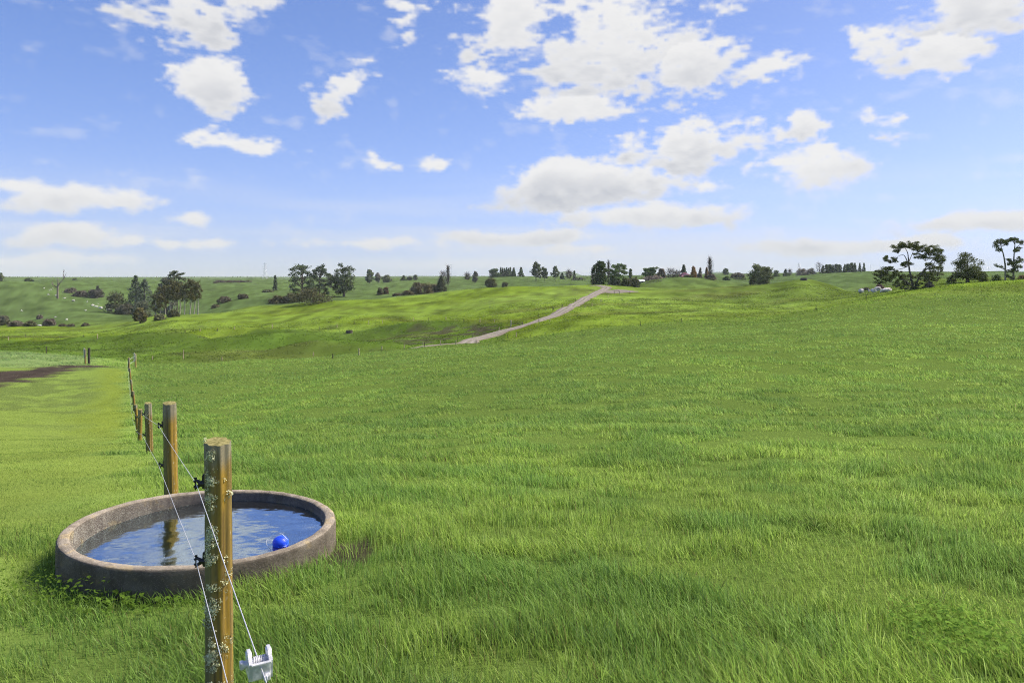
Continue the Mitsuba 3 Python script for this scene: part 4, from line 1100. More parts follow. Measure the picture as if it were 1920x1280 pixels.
#      name, habit, bearing, top, spread, metres ahead, tone, label, category
LIST = [
 ('tree', 'round', 1425, 497, 48, 520, (0.046, 0.054, 0.024), 'big dark dome-shaped tree standing alone on the right hillside crest', .10),
 ('cypress_tree', 'cypress', 1125, 489, 35, 470, (0.026, 0.036, 0.016), 'dense dark cypress at the top of the gravel track', None),
 ('pine_tree', 'pine', 1160, 495, 37, 500, MID, 'flat-topped open pine just right of the dark cypress', .22),
 ('shrub', 'bush', 1152, 517, 22, 500, (0.05, 0.055, 0.033), 'grey-green bush below the flat-topped pine by the cypress', None),
 ('poplar_tree', 'poplar', 1141, 490, 8, 530, BARE, 'bare poplar between the dark cypress and the flat-topped pine', None),
 ('poplar_tree', 'poplar', 1111, 505, 5, 530, BARE, 'bare thin poplar touching the left side of the dark cypress', None),
 ('shrub', 'bush', 1176, 519, 22, 480, (0.038, 0.040, 0.02), 'left dark bush of the pair beside the white-roofed shed', None),
 ('shrub', 'bush', 1190, 518, 18, 482, (0.036, 0.040, 0.02), 'right dark bush of the pair beside the white-roofed shed', None),
 ('tree', 'gum', 1182, 505, 6, 700, GREY, 'slender small tree above the dark bushes by the shed', .3),
 ('pine_tree', 'pine', 1220, 502, 27, 640, MID, 'umbrella-shaped pine above the white-roofed shed', .30),
 ('tree', 'round', 1240, 504, 17, 620, (0.075, 0.065, 0.05), 'brownish rounded tree right of the umbrella-shaped pine', None),
 ('shrub', 'bush', 1225, 517, 44, 600, (0.095, 0.08, 0.065), 'greyish leafless thicket below the umbrella-shaped pine', None),
 ('tree', 'bare', 1258, 504, 18, 640, BARE, 'bare twiggy tree between the brown tree and the pointed conifer', None),
 ('tree', 'bare', 1270, 508, 14, 620, BARE, 'low bare tree just left of the pink-blossomed tree', None),
 ('conifer_tree', 'cone', 1282, 496, 15, 640, (0.03, 0.045, 0.022), 'pointed dark conifer above the pink-blossomed tree', None),
 ('blossom_tree', 'bush', 1284, 510, 20, 590, PINK, 'pink-blossomed small tree on the homestead mound', None),
 ('tree', 'cone', 1300, 499, 15, 600, RUST, 'rust-coloured pointed tree right of the pink-blossomed tree', None),
 ('tree', 'cone', 1313, 502, 9, 610, (0.08, 0.07, 0.05), 'narrow brownish tree between the rusty tree and the poplar', None),
 ('poplar_tree', 'poplar', 1331, 484, 10, 600, (0.10, 0.085, 0.06), 'tall bare brown poplar rising highest above the homestead mound', None),
 ('tree', 'cone', 1325, 501, 10, 590, (0.09, 0.065, 0.04), 'brown-leaved tree at the foot of the tall brown poplar', None),
 ('shrub', 'bush', 1333, 513, 18, 580, (0.06, 0.05, 0.04), 'dusky hedge-like shrub under the tall brown poplar', None),
 ('shrub', 'bush', 1290, 517, 20, 545, (0.034, 0.038, 0.018), 'dark rounded bush in front of the pink-blossomed tree', None),
 ('shrub', 'bush', 1331, 524, 17, 535, (0.04, 0.042, 0.02), 'dark low shrub on the right slope of the homestead mound', None),
 ('tree', 'round', 1361, 504, 11, 1300, DARK, 'small round tree on the skyline right of the tall brown poplar', None),
 ('shrub', 'bush', 1362, 518, 12, 700, DARK, 'dark shrub standing alone left of the big dome-shaped tree', None),
 ('shrub', 'bush', 1383, 511, 26, 900, (0.055, 0.05, 0.035), 'brownish scrub on the skyline left of the big dome-shaped tree', None),
 ('shrub', 'bush', 1386, 525, 24, 720, (0.045, 0.05, 0.028), 'low wide shrub just left of the big dome-shaped tree', None),
 # skyline left of the track
 ('conifer_tree', 'cone', 977, 501, 11, 1150, DARK, 'dark conifer at the right end of the shelter belt on the skyline', None),
 ('conifer_tree', 'cone', 963, 502, 9, 1150, DARK, 'short dark conifer within the right end of the skyline shelter belt', None),
 ('gum_tree', 'gum', 1005, 494, 20, 900, GREY, 'tall open gum tree alone right of the skyline shelter belt', .30),
 ('gum_tree', 'gum', 1021, 503, 12, 900, GREY, 'shorter gum tree close to the right of the tall open gum', .30),
 ('gum_tree', 'gum', 1041, 502, 12, 900, GREY, 'gum tree standing left of the distant blue hill', .35),
 ('conifer_tree', 'cone', 1054, 512, 9, 1000, (0.032, 0.045, 0.03), 'small pointed conifer in front of the distant blue hill', None),
 ('tree', 'bare', 1067, 508, 11, 950, BARE, 'bare pale brown tree in front of the distant blue hill', None),
 ('cypress_tree', 'cone', 1077, 508, 4, 1000, DARK, 'needle-thin dark cypress in front of the distant blue hill', None),
 ('shrub', 'bush', 1085, 521, 26, 900, (0.045, 0.05, 0.03), 'low dark scrub below the distant blue hill', None),
 ('tree', 'bush', 927, 501, 20, 1150, DARK, 'block of dark trees at the left end of the skyline shelter belt', None),
 ('shrub', 'bush', 920, 520, 21, 700, (0.045, 0.05, 0.022), 'dark rounded shrub below the left end of the shelter belt', None),
 ('shrub', 'bush', 947, 527, 11, 690, (0.045, 0.048, 0.022), 'small dark shrub alone on the slope below the shelter belt', None),
 ('tree', 'round', 891, 509, 11, 900, (0.06, 0.06, 0.045), 'grey-green tree left of the skyline shelter belt', None),
 ('tree', 'bare', 876, 513, 9, 1000, BARE, 'small bare tree left of the grey-green skyline tree', None),
 ('poplar_tree', 'poplar', 840, 499, 6, 800, (0.11, 0.09, 0.075), 'narrow bare poplar beside the slim power pole', None),
 ('tree', 'bare', 831, 509, 16, 820, (0.13, 0.11, 0.10), 'bare twiggy tree left of the narrow bare poplar', None),
 ('tree', 'round', 779, 516, 8, 1200, GREY, 'right-hand of three tiny trees on the skyline', None),
 ('tree', 'round', 768, 518, 8, 1200, GREY, 'middle of three tiny trees on the skyline', None),
 ('tree', 'cone', 757, 517, 10, 1200, DARK, 'dark left-hand of three tiny trees on the skyline', None),
 ('tree', 'round', 725, 517, 17, 1050, GREY, 'rounded pale bush-like tree on the skyline left of three tiny trees', None),
 ('tree', 'gum', 708, 513, 11, 1000, (0.08, 0.075, 0.065), 'thin pale tree between two rounder skyline trees', .2),
 ('tree', 'round', 693, 506, 17, 1000, GREY, 'rounded skyline tree right of the three big pines', None),
 # the three big pines and the shrub masses
 ('pine_tree', 'pine', 565, 495, 54, 600, (0.036, 0.048, 0.026), 'leftmost and broadest of the three big pines on the skyline', .02),
 ('pine_tree', 'pine', 600, 498, 42, 610, (0.036, 0.048, 0.026), 'middle of the three big pines on the skyline', .12),
 ('pine_tree', 'round', 645, 494, 47, 620, (0.036, 0.047, 0.024), 'dense rightmost of the three big pines on the skyline', .12),
 ('tree', 'round', 620, 513, 12, 800, GREY, 'small hazy tree between the middle and rightmost big pines', None),
 ('conifer_tree', 'cone', 516, 516, 9, 720, (0.038, 0.05, 0.03), 'narrow pointed conifer left of the three big pines', None),
 ('shrub', 'bush', 502, 543, 24, 690, (0.05, 0.055, 0.03), 'low dark hedge-like shrub at the foot of the narrow conifer', None),
 ('shrub', 'bush', 713, 537, 9, 640, (0.04, 0.036, 0.02), 'left of two little dark shrubs on the middle slope', None),
 ('shrub', 'bush', 723, 536, 9, 645, (0.05, 0.034, 0.022), 'right reddish one of two little shrubs on the middle slope', None),
]
for nm, kind, px, top, wd, yy, tone, text, clr in LIST:
    tree(nm, kind, px, top, wd, yy, tone=tone, label=text, cat='shrub' if nm == 'shrub' else 'tree', clear=clr)
BASED = [
 ('shrub', 'bush', 1649, 543, 531, 13, (0.075, 0.05, 0.048), 'round purplish-brown shrub behind the pale boulders'),
 ('shrub', 'bush', 1624, 544, 539, 12, (0.06, 0.06, 0.035), 'scrubby bush above the leftmost pale boulder'),   # shrubs whose foot can be seen: bearing, foot, top, spread
 ('shrub', 'bush', 588, 568, 536, 72, (0.040, 0.040, 0.020), 'big dark dome of scrub below the three big pines'),
 ('shrub', 'bush', 550, 567, 547, 40, (0.042, 0.042, 0.021), 'middle dark mound of scrub left of the big dome'),
 ('shrub', 'bush', 523, 568, 554, 34, (0.042, 0.040, 0.021), 'low left end of the dark scrub below the big pines'),
 ('shrub', 'bush', 790, 551, 527, 44, (0.045, 0.040, 0.022), 'large brown-green dome of scrub on the middle slope'),
 ('shrub', 'bush', 812, 547, 531, 26, (0.055, 0.050, 0.032), 'grey-brown bush between the large dome of scrub and its dark spire'),
 ('tree', 'cone', 827, 547, 517, 22, (0.032, 0.036, 0.018), 'dark pointed tree at the right end of the middle-slope scrub'),
 ('shrub', 'bush', 765, 553, 544, 22, (0.045, 0.040, 0.022), 'low scrub left of the large brown-green dome'),
 ('shrub', 'bush', 745, 554, 550, 18, (0.045, 0.040, 0.022), 'thin tail of low scrub at the far left of the middle-slope scrub'),
 ('shrub', 'bush', 420, 567, 555, 24, (0.050, 0.045, 0.030), 'dark scrub on the slope right of the gum tree row'),
 ('shrub', 'bush', 455, 560, 550, 20, (0.045, 0.042, 0.028), 'dark scrub farthest right on the slope beyond the gum tree row'),
 ('shrub', 'bush', 404, 577, 570, 14, (0.05, 0.05, 0.025), 'small low shrub close right of the gum tree row'),
 ('tree', 'round', 263, 606, 578, 24, (0.050, 0.046, 0.022), 'small round-headed tree alone below the gum tree row'),
 ('shrub', 'bush', 276, 594, 585, 12, (0.05, 0.06, 0.03), 'little shrub right of the small round-headed tree'),
 ('shrub', 'bush', 299, 600, 588, 22, (0.055, 0.058, 0.03), 'bushy undergrowth at the left foot of the gum tree row'),
 ('shrub', 'bush', 326, 594, 580, 22, (0.05, 0.052, 0.028), 'bushy undergrowth under the middle of the gum tree row'),
 ('shrub', 'bush', 4, 610, 590, 26, (0.050, 0.050, 0.035), 'dark scrub at the left edge in the valley'),
 ('shrub', 'bush', 30, 612, 601, 26, (0.065, 0.06, 0.045), 'greyish low scrub beside the left-edge scrub in the valley'),
 ('shrub', 'bush', 57, 612, 600, 20, (0.042, 0.044, 0.024), 'dark round shrub behind the big white boulder'),
 ('shrub', 'bush', 93, 611, 596, 22, (0.06, 0.052, 0.042), 'grey-brown shrub right of the big white boulder'),
 ('shrub', 'bush', 74, 598, 590, 10, (0.07, 0.06, 0.05), 'tiny dry bush above the big white boulder'),
 ('shrub', 'bush', 117, 612, 607, 14, (0.05, 0.045, 0.03), 'left of three low dark shrubs at the mound foot'),
 ('shrub', 'bush', 133, 612, 607, 12, (0.05, 0.045, 0.03), 'middle of three low dark shrubs at the mound foot'),
 ('shrub', 'bush', 160, 611, 605, 14, (0.05, 0.045, 0.03), 'right of three low dark shrubs at the mound foot'),
 ('shrub', 'bush', 128, 549, 541, 14, (0.050, 0.044, 0.036), 'dusky shrub at the top left of the hillside scrub'),
 ('shrub', 'bush', 137, 547, 539, 12, (0.050, 0.046, 0.034), 'dusky shrub second from the left of the hillside scrub'),
 ('shrub', 'bush', 151, 556, 545, 26, (0.046, 0.042, 0.034), 'long dusky shrub in the middle of the hillside scrub'),
 ('shrub', 'bush', 180, 558, 540, 30, (0.040, 0.038, 0.032), 'largest dark shrub of the hillside scrub'),
 ('tree', 'cone', 183, 557, 535, 11, (0.036, 0.036, 0.030), 'dark pointed tree rising from the hillside scrub'),
]
for nm, kind, px, base, top, wd, tone, text in BASED:
    tree(nm, kind, px, top, wd, None, base, tone=tone, label=text, cat='shrub' if nm == 'shrub' else 'tree')
LIST2 = [
 ('tree', 'bush', 217, 540, 36, 560, (0.046, 0.050, 0.026), 'broad dark tree at the left foot of the tall blue-green conifers', None),
 ('shrub', 'bush', 236, 566, 30, 555, (0.05, 0.05, 0.035), 'dark scrub right of the broad dark tree', None),
 ('conifer_tree', 'cone', 254, 515, 38, 570, (0.040, 0.052, 0.034), 'tall blue-green conifer with twin spires', None),
 ('conifer_tree', 'cone', 271, 523, 54, 565, (0.042, 0.054, 0.036), 'broad blue-green conifer right of the twin-spired one', None),
 ('tree', 'bush', 264, 558, 32, 540, (0.045, 0.052, 0.034), 'rounded low tree in front of the broad blue-green conifer', None),
 ('tree', 'round', 312, 519, 36, 520, (0.055, 0.058, 0.044), 'grey-green rounded tree behind the gum tree row', .1),
 ('pine_tree', 'pine', 331, 506, 32, 525, (0.042, 0.050, 0.030), 'flat-topped pine rising highest behind the gum tree row', .45),
 ('tree', 'dead', 108, 503, 30, 640, BARE, 'bleached dead tree with forked bare limbs on the left hill crest', None),
 ('shrub', 'bush', 54, 521, 14, 1100, DARK, 'tiny dark clump on the far left skyline', None),
 ('shrub', 'bush', 140, 521, 5, 1100, DARK, 'single tiny bush on the skyline right of the dead tree', None),
 ('tree', 'round', -2, 512, 16, 760, GREY, 'tree cut off by the left edge on the skyline', None),
]
for nm, kind, px, top, wd, yy, tone, text, clr in LIST2:
    tree(nm, kind, px, top, wd, yy, tone=tone, label=text, cat='shrub' if nm == 'shrub' else 'tree', clear=clr, bark=(0.16, 0.13, 0.115) if kind == 'dead' else (0.11, 0.095, 0.08))
gums = [(292, 551, 20, .25), (301, 540, 20, .30), (310, 533, 20, .40), (319, 527, 20, .46), (328, 529, 18, .48), (337, 531, 18, .48), (346, 533, 16, .48), (356, 525, 22, .42), (364, 527, 20, .45), (371, 532, 16, .52)]
words = ['leftmost', 'second', 'third', 'fourth', 'fifth', 'sixth', 'seventh', 'eighth', 'ninth', 'rightmost']
for k, (px, top, wd, clr) in enumerate(gums):
    tree('gum_tree', 'gum', px, top, wd, 404 + 3 * (k % 3) - k, tone=(0.046, 0.046, 0.023), label=f'{words[k]} gum tree from the left in the pale-trunked row below the left hill' if 0 < k < 9 else f'{words[k]} gum tree of the pale-trunked row below the left hill',
         group='gum trees in a row', bark=(0.34, 0.31, 0.28), clear=clr, size=0.36)
# shelter belts on the skyline
belt = [(939 + 3.6 * k, 500.5 + (k * 7 % 5) * 0.5) for k in range(6)]
for k, (px, top) in enumerate(belt):
    tree('conifer_tree', 'cone', px, top, 6.5, 1160 + 5 * (k % 2), tone=DARK, label='dark conifer packed into the middle of the skyline shelter belt', group='conifers of the skyline shelter belt', size=0.9)
belt2 = [(1543, 497), (1550, 495), (1556, 494.5), (1562, 494.5), (1568, 495), (1574, 495.5), (1584, 494), (1590, 493), (1597, 492.5), (1603, 492)]
for k, (px, top) in enumerate(belt2):
    tree('conifer_tree', 'cypress' if k % 3 else 'cone', px, top + (k * 5 % 4) * 0.5, 9 + k % 3, 1020 + 5 * (k % 3), tone=DARK, label='dark conifer in the close row on the right skyline', group='conifers of the right skyline row', size=0.8)
for px, top, text in ((1612, 493, 'left of the two lone conifers right of the skyline row'), (1620, 492.5, 'right of the two lone conifers right of the skyline row')):
    tree('conifer_tree', 'cone', px, top, 7, 1020, tone=DARK, label=text, size=0.7)
for px, top, wd, kind, tone, text in ((1455, 504.5, 12, 'bush', DARK, 'dark low clump at the left start of the right skyline trees'), (1473, 504, 11, 'cone', DARK, 'dark pointed tree left of the brown skyline trees'), (1481, 505, 7, 'bare', BARE, 'bare little tree left of the brown skyline trees'),
                                      (1503, 502, 22, 'bush', (0.085, 0.075, 0.06), 'brownish clump of trees left on the right skyline'), (1520, 501, 18, 'bush', (0.075, 0.07, 0.055), 'greyish clump of trees in the middle of the right skyline'), (1536, 491.5, 13, 'bare', (0.15, 0.13, 0.125), 'tall bare pale tree left of the close conifer row')):
    tree('tree', kind, px, top, wd, 1010, tone=tone, label=text, size=0.7)


# the clipped shelter hedge climbing the far left slope
hx0, hy0, hx1, hy1 = (402 - 960) / 1350 * 960, 960, (470 - 960) / 1350 * 1060, 1060
clumps = []
r_ = np.random.default_rng(5)
for k in range(110):
    s_ = (k + r_.random()) / 110
    x_, y_ = hx0 + (hx1 - hx0) * s_, hy0 + (hy1 - hy0) * s_
    clumps.append((x_ + r_.normal(0, .8), y_ + r_.normal(0, .8), float(ground(x_, y_)) + r_.uniform(0.6, 3.4 - 1.2 * s_), 1.5, 0.8))
m, c = leaf_clumps(clumps, 26, 0.8, r_, tone=(0.045, 0.040, 0.032))
hk = thing('hedge', 'long dark shelter hedge climbing the far slope right of the gum tree row', 'hedge')
part(hk, 'foliage', m, 'm_leaf', color=c)


# ------------------------------------------------------------------ boulders
def boulder(px, base, wpx, hpx, text, group=None, y=None, start=125, seed=0, tone=(0.66, 0.63, 0.61)):
    r = np.random.default_rng(500 + seed)
    if y is None:
        x, y, z = seen(px, base, start, 1500)
    else:
        x = (px - 960) / 1350 * y; z = float(ground(x, y))
    w, h = wpx / 1350 * y, hpx / 1350 * y
    m = trimesh.creation.icosphere(3 if wpx > 9 else 2, 1.0)
    v = np.array(m.vertices)
    for _ in range(9):                       # cleaved faces
        d = r.normal(size=3); d /= np.linalg.norm(d)
        lim = r.uniform(0.55, 0.9)
        over = np.maximum(v @ d - lim, 0)
        v = v - over[:, None] * d * 0.85
    v = v * (1 + (meshkit.fbm(v * 1.7 + seed, 3, seed) - 0.5)[:, None] * 0.35)
    v = v * [w / 2, w * 0.4, h * 0.62] + [x, y + w * .2, z + h * 0.42]
    n = meshkit.fbm(v / (w * 0.16), 4, seed)
    c = np.array(tone)[None] * (0.55 + 0.75 * n)[:, None]
    c = lerp(c, (0.13, 0.12, 0.105), sstep(0.55, 0.75, meshkit.fbm(v / (w * 0.3) + 5, 3, seed)) * 0.7)
    key = thing('boulder', text, 'boulder', group)
    put(key, (v, m.faces), 'm_stone', smooth=True, color=c)


for k, a in enumerate([(1616, 549, 11, 8, 'pale boulder standing alone at the left of the boulder cluster'), (1630, 547, 5, 5, 'smallest pale boulder second from the left in the cluster'), (1639, 548, 11, 7, 'pale boulder in the middle front of the cluster'),
                       (1647, 545, 13, 8, 'pale boulder at the back of the cluster under the purplish shrub'), (1653, 548, 6, 4, 'low pale boulder in front between the two largest'), (1664, 547, 20, 8, 'widest grey-white boulder at the right end of the cluster')]):
    boulder(a[0], a[1], a[2], a[3], a[4], seed=k, start=165)
boulder(62, 613, 14, 6, 'big white boulder on the valley floor at the left', seed=20, y=480)
boulder(72, 614, 11, 4, 'low white boulder touching the right of the big white one', seed=21, y=478)
for k, (px, base, wd) in enumerate([(82, 541, 3), (92, 545, 3), (95, 543.5, 3), (90, 553, 4), (105, 555, 6), (120, 559.5, 4), (137, 565, 6), (141, 553, 3), (163, 566, 3), (203, 582, 7), (160, 582.5, 4), (124, 600, 5), (103, 595, 4), (8, 603, 6), (218, 579, 5), (40, 583, 4), (99, 541, 2.5), (117, 548, 2.5), (184, 570, 3)]):
    boulder(px, base, wd, wd * 0.55, 'small pale boulder scattered over the green left-hand hillside', 'boulders scattered on the left hillside', seed=30 + k)
for k, (px, base, wd, text) in enumerate([(173, 573.5, 7, 'leftmost rock of the pale line below the dark hillside trees'), (180, 576, 7, 'middle rock of the pale line below the dark hillside trees'), (188, 578.5, 8, 'rightmost rock of the pale line below the dark hillside trees')]):
    boulder(px, base, wd, 3.6, text, seed=60 + k)


# ------------------------------------------------------------------ distant fence posts, troughs, gate, shed, yards, pylons
def far_post(px, base, top, text, group, tone, rad=0.085):
    x, y, z = seen(px, base, 60, 700)
    h = np.clip((base - top) / 1350 * y, 0.7, 1.9)
    key = thing('field_post', text, 'fence post', group)
    v, f = tube([(x, y, z - 0.3), (x, y, z + h * 0.97), (x + .005, y, z + h)], [rad, rad * .95, rad * .7], 7)
    put(key, (v, f), 'm_wood', smooth=40, color=np.array(tone)[None] * (0.75 + 0.5 * meshkit.fbm(v / 0.1, 2, int(px)))[:, None])


PALE_W, DARK_W = (0.42, 0.34, 0.24), (0.07, 0.06, 0.05)
for px, b, t in ((588, 667, 660), (673, 666, 653), (716, 656, 648), (758, 653, 645), (793, 649, 641), (826, 647, 638), (855, 646, 641), (893, 645, 639), (286, 674, 667.5), (344, 673, 656), (416, 676, 671)):
    far_post(px, b, t, 'pale wooden post along the low boundary of the near paddock', 'pale posts of the near paddock boundary', PALE_W)
for px, b, t in ((624, 672, 664), (796, 650, 641.5), (858, 640, 632.5), (886, 634, 628), (994, 632, 626), (952, 634, 627)):
    far_post(px, b, t, 'dark weathered post along the low boundary and track', 'dark posts by the low boundary and track', DARK_W, 0.07)
for px, b, t in ((511, 615, 607), (632, 614, 607), (691, 608, 601), (717, 606, 600), (775, 601, 595), (836, 600, 594), (900, 604, 597), (927, 604, 599), (375, 621, 616), (440, 617, 612), (183, 635, 626), (16, 638, 632)):
    far_post(px, b, t, 'pale post of the fence across the bright middle hillside', 'pale posts across the middle hillside', PALE_W, 0.12)
for px, b, t in ((664, 608, 602), (599, 618, 611), (804, 601, 595), (347, 624, 618), (408, 620, 615), (870, 603, 597), (157, 632, 628), (48, 632, 626)):
    far_post(px, b, t, 'dark post of the fence across the bright middle hillside', 'dark posts across the middle hillside', DARK_W, 0.09)
for px, b, t in ((936, 620, 613), (968, 632, 623), (1010, 604, 597), (1031, 602, 599), (1097, 577, 572), (1110, 574, 567), (1127, 566, 559), (1140, 559, 552)):
    far_post(px, b, t, 'pale post on the right side of the gravel track', 'pale posts beside the gravel track', PALE_W, 0.12)
for px, b, t, rad in ((1037, 582, 575, .16), (1054, 576, 570, .16), (1079, 565, 560, .1), (1009, 596, 586, .07), (1181, 552, 546, .1)):
    far_post(px, b, t, 'dark post above the gravel track on its left bank', 'dark posts above the gravel track', DARK_W, rad) if px < 1100 else far_post(px, b, t, 'dark post standing alone right of the bare dirt patch', None, DARK_W, rad)
for px, b, t, text in ((1201, 610, 604, 'thin dark post in the dip below the right paddock crest, leftmost'), (1278, 604, 599, 'thin dark post in the dip right of the leftmost one there'), (1530, 582, 571, 'thin dark post on the crest of the right paddock'), (1624, 563, 552, 'thin leaning post just below the pale boulders'),
                       (87, 663, 649, 'thin dark post on the crest of the bluish far-left paddock')):
    far_post(px, b, t, text, None, DARK_W, 0.055)

# the gateway posts at the end of the paddock fence
def gateway(px, y, top, low, text, light):
    x = (px - 960) / 1350 * y
    z = float(ground(x, y))
    zt = EYE - (top - 520) / 1350 * y
    key = thing('strainer_post', text, 'fence post')
    V_, F_, A_, H_, nt = post_mesh(x, y, z - 0.3, zt, 0.085, (0, 0), 80 + int(px), 14, 14, 0)
    c = wood_colour(V_, A_, H_, nt, 80, 0.2, 0.5)
    part(key, 'pole', (V_, F_), 'm_wood', smooth=True, color=np.clip(c * light, 0, .7))
    v, f = tube([(x - 0.13, y, z + (zt - z) * .45), (x - 0.13, y, zt + 0.1)], 0.05, 6)
    part(key, 'insulator_pipe', (v, f), 'm_galvanised')
    return x, y, z, zt


g1_ = gateway(160, 79.0, 654, 683, 'grey strainer post left of the gateway by the mud', 1.2)
g2_ = gateway(254, 77.0, 663, 682, 'short pale strainer post right of the gateway', 1.8)
gk = thing('gate_wire', 'thin gate wires strung between the two gateway posts', 'gate wire')
put(gk, join([tube([(fence_x(70.5) + .1, 70.5, EYE + TOP_WIRE[-1][1] + d), (g2_[0], g2_[1], g2_[3] - 0.2 + d)], 0.012, 5) for d in (0.0, -0.45)]), 'm_wire')
key = thing('field_post', 'dark squat post just behind the grey strainer post', 'fence post')
x_ = (167 - 960) / 1350 * 80.5
put(key, tube([(x_, 80.5, float(ground(x_, 80.5)) - .3), (x_, 80.5, EYE - (652 - 520) / 1350 * 80.5)], 0.12, 9), 'm_bark', smooth=40, color=np.tile((0.06, 0.05, 0.045), (20, 1)))


def field_trough(px, base, wpx, hpx, text, y=None):
    if y is None:
        x, y, z = seen(px, base, 125, 700)
    else:
        x = (px - 960) / 1350 * y; z = float(ground(x, y))
    R_, h_ = wpx / 2 / 1350 * y, hpx / 1350 * y
    key = thing('field_trough', text, 'water trough')
    m = trimesh.creation.revolve([(0, -0.3), (R_, -0.3), (R_, h_ - .04), (R_ - .04, h_), (R_ * .9, h_), (R_ * .88, h_ - .05), (R_ * .86, h_ * .5), (0, h_ * .5)], sections=28)
    v = np.array(m.vertices)
    put(key, (v + [x, y, z], m.faces), 'm_stone', color=np.array((0.085, 0.075, 0.065))[None] * (0.6 + 0.8 * meshkit.fbm(v / 0.2, 3, 3))[:, None])


field_trough(655, 624, 12, 5, 'small dark round trough in the hollow beside the mounds')
field_trough(1507, 528, 12, 4.5, 'dark round trough on the crest of the right-hand knoll', y=342)

# timber gate by the track
x_, y_, z_ = seen(958, 612, 150, 400)
gk = thing('gate', 'open timber rail gate beside the gravel track', 'gate')
u_ = y_ / 1350
for s_ in (0.0, 22.0):
    part(gk, 'post', tube([(x_ + s_ * u_, y_, z_ - 0.3), (x_ + s_ * u_, y_, z_ + (2.0 if s_ == 0 else 1.35))], 0.16 if s_ == 0 else 0.10, 8), 'm_wood', smooth=40, color=np.tile((0.40, 0.36, 0.31) if s_ == 0 else (0.12, 0.10, 0.08), (18, 1)))
for hgt in (1.25, 0.85):
    v, f = box(x_ + 11 * u_, y_, z_ + hgt, 22 * u_, 0.06, 0.15, 0.01)
    part(gk, 'rail', (v, f), 'm_wood', color=np.tile((0.12, 0.095, 0.07), (len(v), 1)))
x_, y_, z_ = seen(1157, 551, 250, 480)
gk = thing('gate', 'small dark timber gateway beside the bare dirt patch', 'gate')
for s_ in (-1.2, 1.2):
    part(gk, 'post', tube([(x_ + s_, y_, z_ - 0.3), (x_ + s_, y_, z_ + 1.7)], 0.11, 8), 'm_wood', smooth=40, color=np.tile((0.08, 0.07, 0.055), (18, 1)))
v, f = box(x_, y_, z_ + 1.5, 2.5, 0.06, 0.16, 0.01)
part(gk, 'rail', (v, f), 'm_wood', color=np.tile((0.09, 0.075, 0.06), (len(v), 1)))


def plain(name, col_, rough=0.6):
    scene[name] = {'type': 'twosided', 'bsdf': {'type': 'principled', 'base_color': {'type': 'rgb', 'value': col_}, 'roughness': rough}}


plain('m_roof_white', (0.72, 0.74, 0.78)); plain('m_wall_pale', (0.42, 0.40, 0.38)); plain('m_dark_opening', (0.03, 0.03, 0.035)); plain('m_roof_grey', (0.45, 0.47, 0.52))


def shed(px, y, base, top, wpx, text, wall, roof, depth=6.0, drop=1.2):
    if y is None:
        _, y, _ = seen(px, base, 300, 700)
    x = (px - 960) / 1350 * y
    z = float(ground(x, y)) - 0.2
    zt = EYE - (top - 520) / 1350 * y
    w = wpx / 1350 * y
    ze = max(zt - drop, z + 0.8)
    key = thing('farm_shed', text, 'shed')
    part(key, 'wall', box(x, y + depth / 2, (z + ze) / 2, w, depth, ze - z), wall)
    v = np.array([(x - w * .54, y - .3, ze - .05), (x + w * .54, y - .3, ze - .05), (x + w * .54, y + depth / 2, zt), (x - w * .54, y + depth / 2, zt), (x - w * .54, y + depth + .3, ze - .05), (x + w * .54, y + depth + .3, ze - .05)])
    v2 = v + [0, 0, 0.09]
    part(key, 'roof', (np.vstack([v, v2]), [(0, 1, 2), (0, 2, 3), (3, 2, 5), (3, 5, 4), (6, 8, 7), (6, 9, 8), (9, 11, 8), (9, 10, 11), (0, 7, 1), (0, 6, 7), (4, 5, 11), (4, 11, 10), (0, 3, 9), (0, 9, 6), (3, 4, 10), (3, 10, 9), (1, 8, 2), (1, 7, 8), (2, 11, 5), (2, 8, 11)]), roof)
    part(key, 'door', box(x + w * .15, y - 0.02, z + (ze - z) * .45, w * .25, 0.06, (ze - z) * .8), 'm_dark_opening')


shed(1202, None, 530, 524.5, 14, 'low white-roofed shed beside the dark bushes', 'm_wall_pale', 'm_roof_white', 5, 1.1)
shed(1306, None, 519.5, 512, 11, 'small pale open shelter below the rusty tree', 'm_wall_pale', 'm_roof_grey', 4, 0.5)
# stock yard rails right of the shed
x_, y_, _ = seen(1210, 532, 300, 600)
yk = thing('stock_yard', 'brown timber stock yard rails in front of the white-roofed shed', 'stock yard')
xs = np.linspace(x_, x_ + 11.5, 7)
for a_ in xs:
    zg = float(ground(a_, y_))
    part(yk, 'post', tube([(a_, y_, zg - .3), (a_, y_, zg + 1.7)], 0.11, 7), 'm_wood', color=np.tile((0.14, 0.10, 0.08), (16, 1)))
for hgt in (0.5, 0.95, 1.4):
    zg = [float(ground(a_, y_)) + hgt for a_ in xs]
    v, f = tube(np.stack([xs, 0 * xs + y_ - 0.12, zg], -1), 0.085, 6)
    part(yk, 'rail', (v, f), 'm_wood', color=np.tile((0.20, 0.13, 0.10), (len(v), 1)))


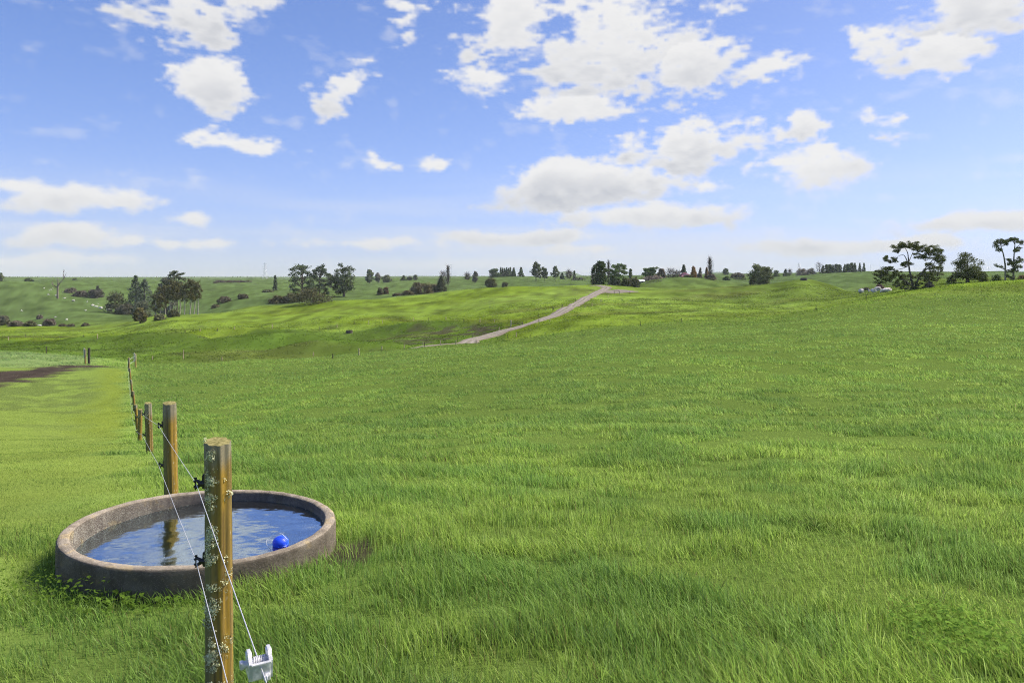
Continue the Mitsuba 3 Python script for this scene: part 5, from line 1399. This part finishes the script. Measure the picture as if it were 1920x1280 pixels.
def pylon(px, y, top, wpx, text, lattice=True):
    x = (px - 960) / 1350 * y
    z = float(ground(x, y)) - 1
    zt = EYE - (top - 520) / 1350 * y
    h = zt - z
    w = wpx / 1350 * y
    key = thing('pylon' if lattice else 'power_pole', text, 'pylon' if lattice else 'power pole')
    t = 0.00010 * y
    def leg(s):
        return w / 2 * (1 - s) ** 1.4 + w * 0.07
    m = []
    if lattice:
        lv = np.linspace(0, 1, 9)
        cor = [(-1, -1), (1, -1), (1, 1), (-1, 1)]
        for a, b in cor:
            m.append(tube([(x + a * leg(s), y + b * leg(s), z + h * s) for s in lv], t, 4))
        for s0, s1 in zip(lv[:-1], lv[1:]):
            for k in range(4):
                a, b = cor[k], cor[(k + 1) % 4]
                m.append(tube([(x + a[0] * leg(s0), y + a[1] * leg(s0), z + h * s0), (x + b[0] * leg(s1), y + b[1] * leg(s1), z + h * s1)], t * .6, 3))
                m.append(tube([(x + b[0] * leg(s0), y + b[1] * leg(s0), z + h * s0), (x + a[0] * leg(s1), y + a[1] * leg(s1), z + h * s1)], t * .6, 3))
        part(key, 'frame', join(m), 'm_wire')
        for s, k in ((0.66, 0.55), (0.80, 0.62), (0.93, 0.45)):
            part(key, 'crossarm', join([tube([(x - w * k, y, z + h * s), (x + w * k, y, z + h * s)], t, 4), tube([(x - w * k, y, z + h * s), (x, y, z + h * (s + .05)), (x + w * k, y, z + h * s)], t * .7, 4)]), 'm_wire')
    else:
        part(key, 'pole', tube([(x, y, z), (x, y, zt)], t * 1.3, 6), 'm_wire')
        for s in (0.82, 0.97):
            part(key, 'crossarm', tube([(x - w, y, z + h * s), (x + w, y, z + h * s)], t, 4), 'm_wire')


pylon(497, 2300, 493, 8, 'grey lattice pylon on the skyline left of the three big pines')
pylon(847, 1500, 495, 4, 'slim power pole with crossarms on the skyline beside the bare poplar', False)
pylon(1498, 2400, 493, 6, 'small lattice pylon on the right skyline behind the brownish trees')
pylon(1632, 1400, 495, 2, 'thin power pole on the skyline left of the spreading pine', False)
pylon(1854, 2600, 499, 2.5, 'faint thin power pole on the skyline right of the rounded pine', False)
pylon(1338, 1600, 489, 2.5, 'faint power pole beside the top of the tall brown poplar', False)

# ------------------------------------------------------------------ the air
HAZE = 0.6e-4
if HAZE:
    scene['m_air'] = {'type': 'homogeneous', 'albedo': {'type': 'rgb', 'value': (0.84, 0.91, 0.985)}, 'sigma_t': HAZE}
    zs = [GZ.min()] 
    bottom, topz = float(GZ.min()) - 4.0, 160.0
    scene['haze'] = {'type': 'cube', 'to_world': T().translate([0, 0, (bottom + topz) / 2]).scale([7900, 7900, (topz - bottom) / 2]), 'bsdf': {'type': 'null'}, 'interior': {'type': 'ref', 'id': 'm_air'}}
    scene['camera']['medium'] = {'type': 'ref', 'id': 'm_air'}
    labels['haze'] = {'kind': 'stuff', 'label': 'thin bluish air that fades the far trees and hills'}
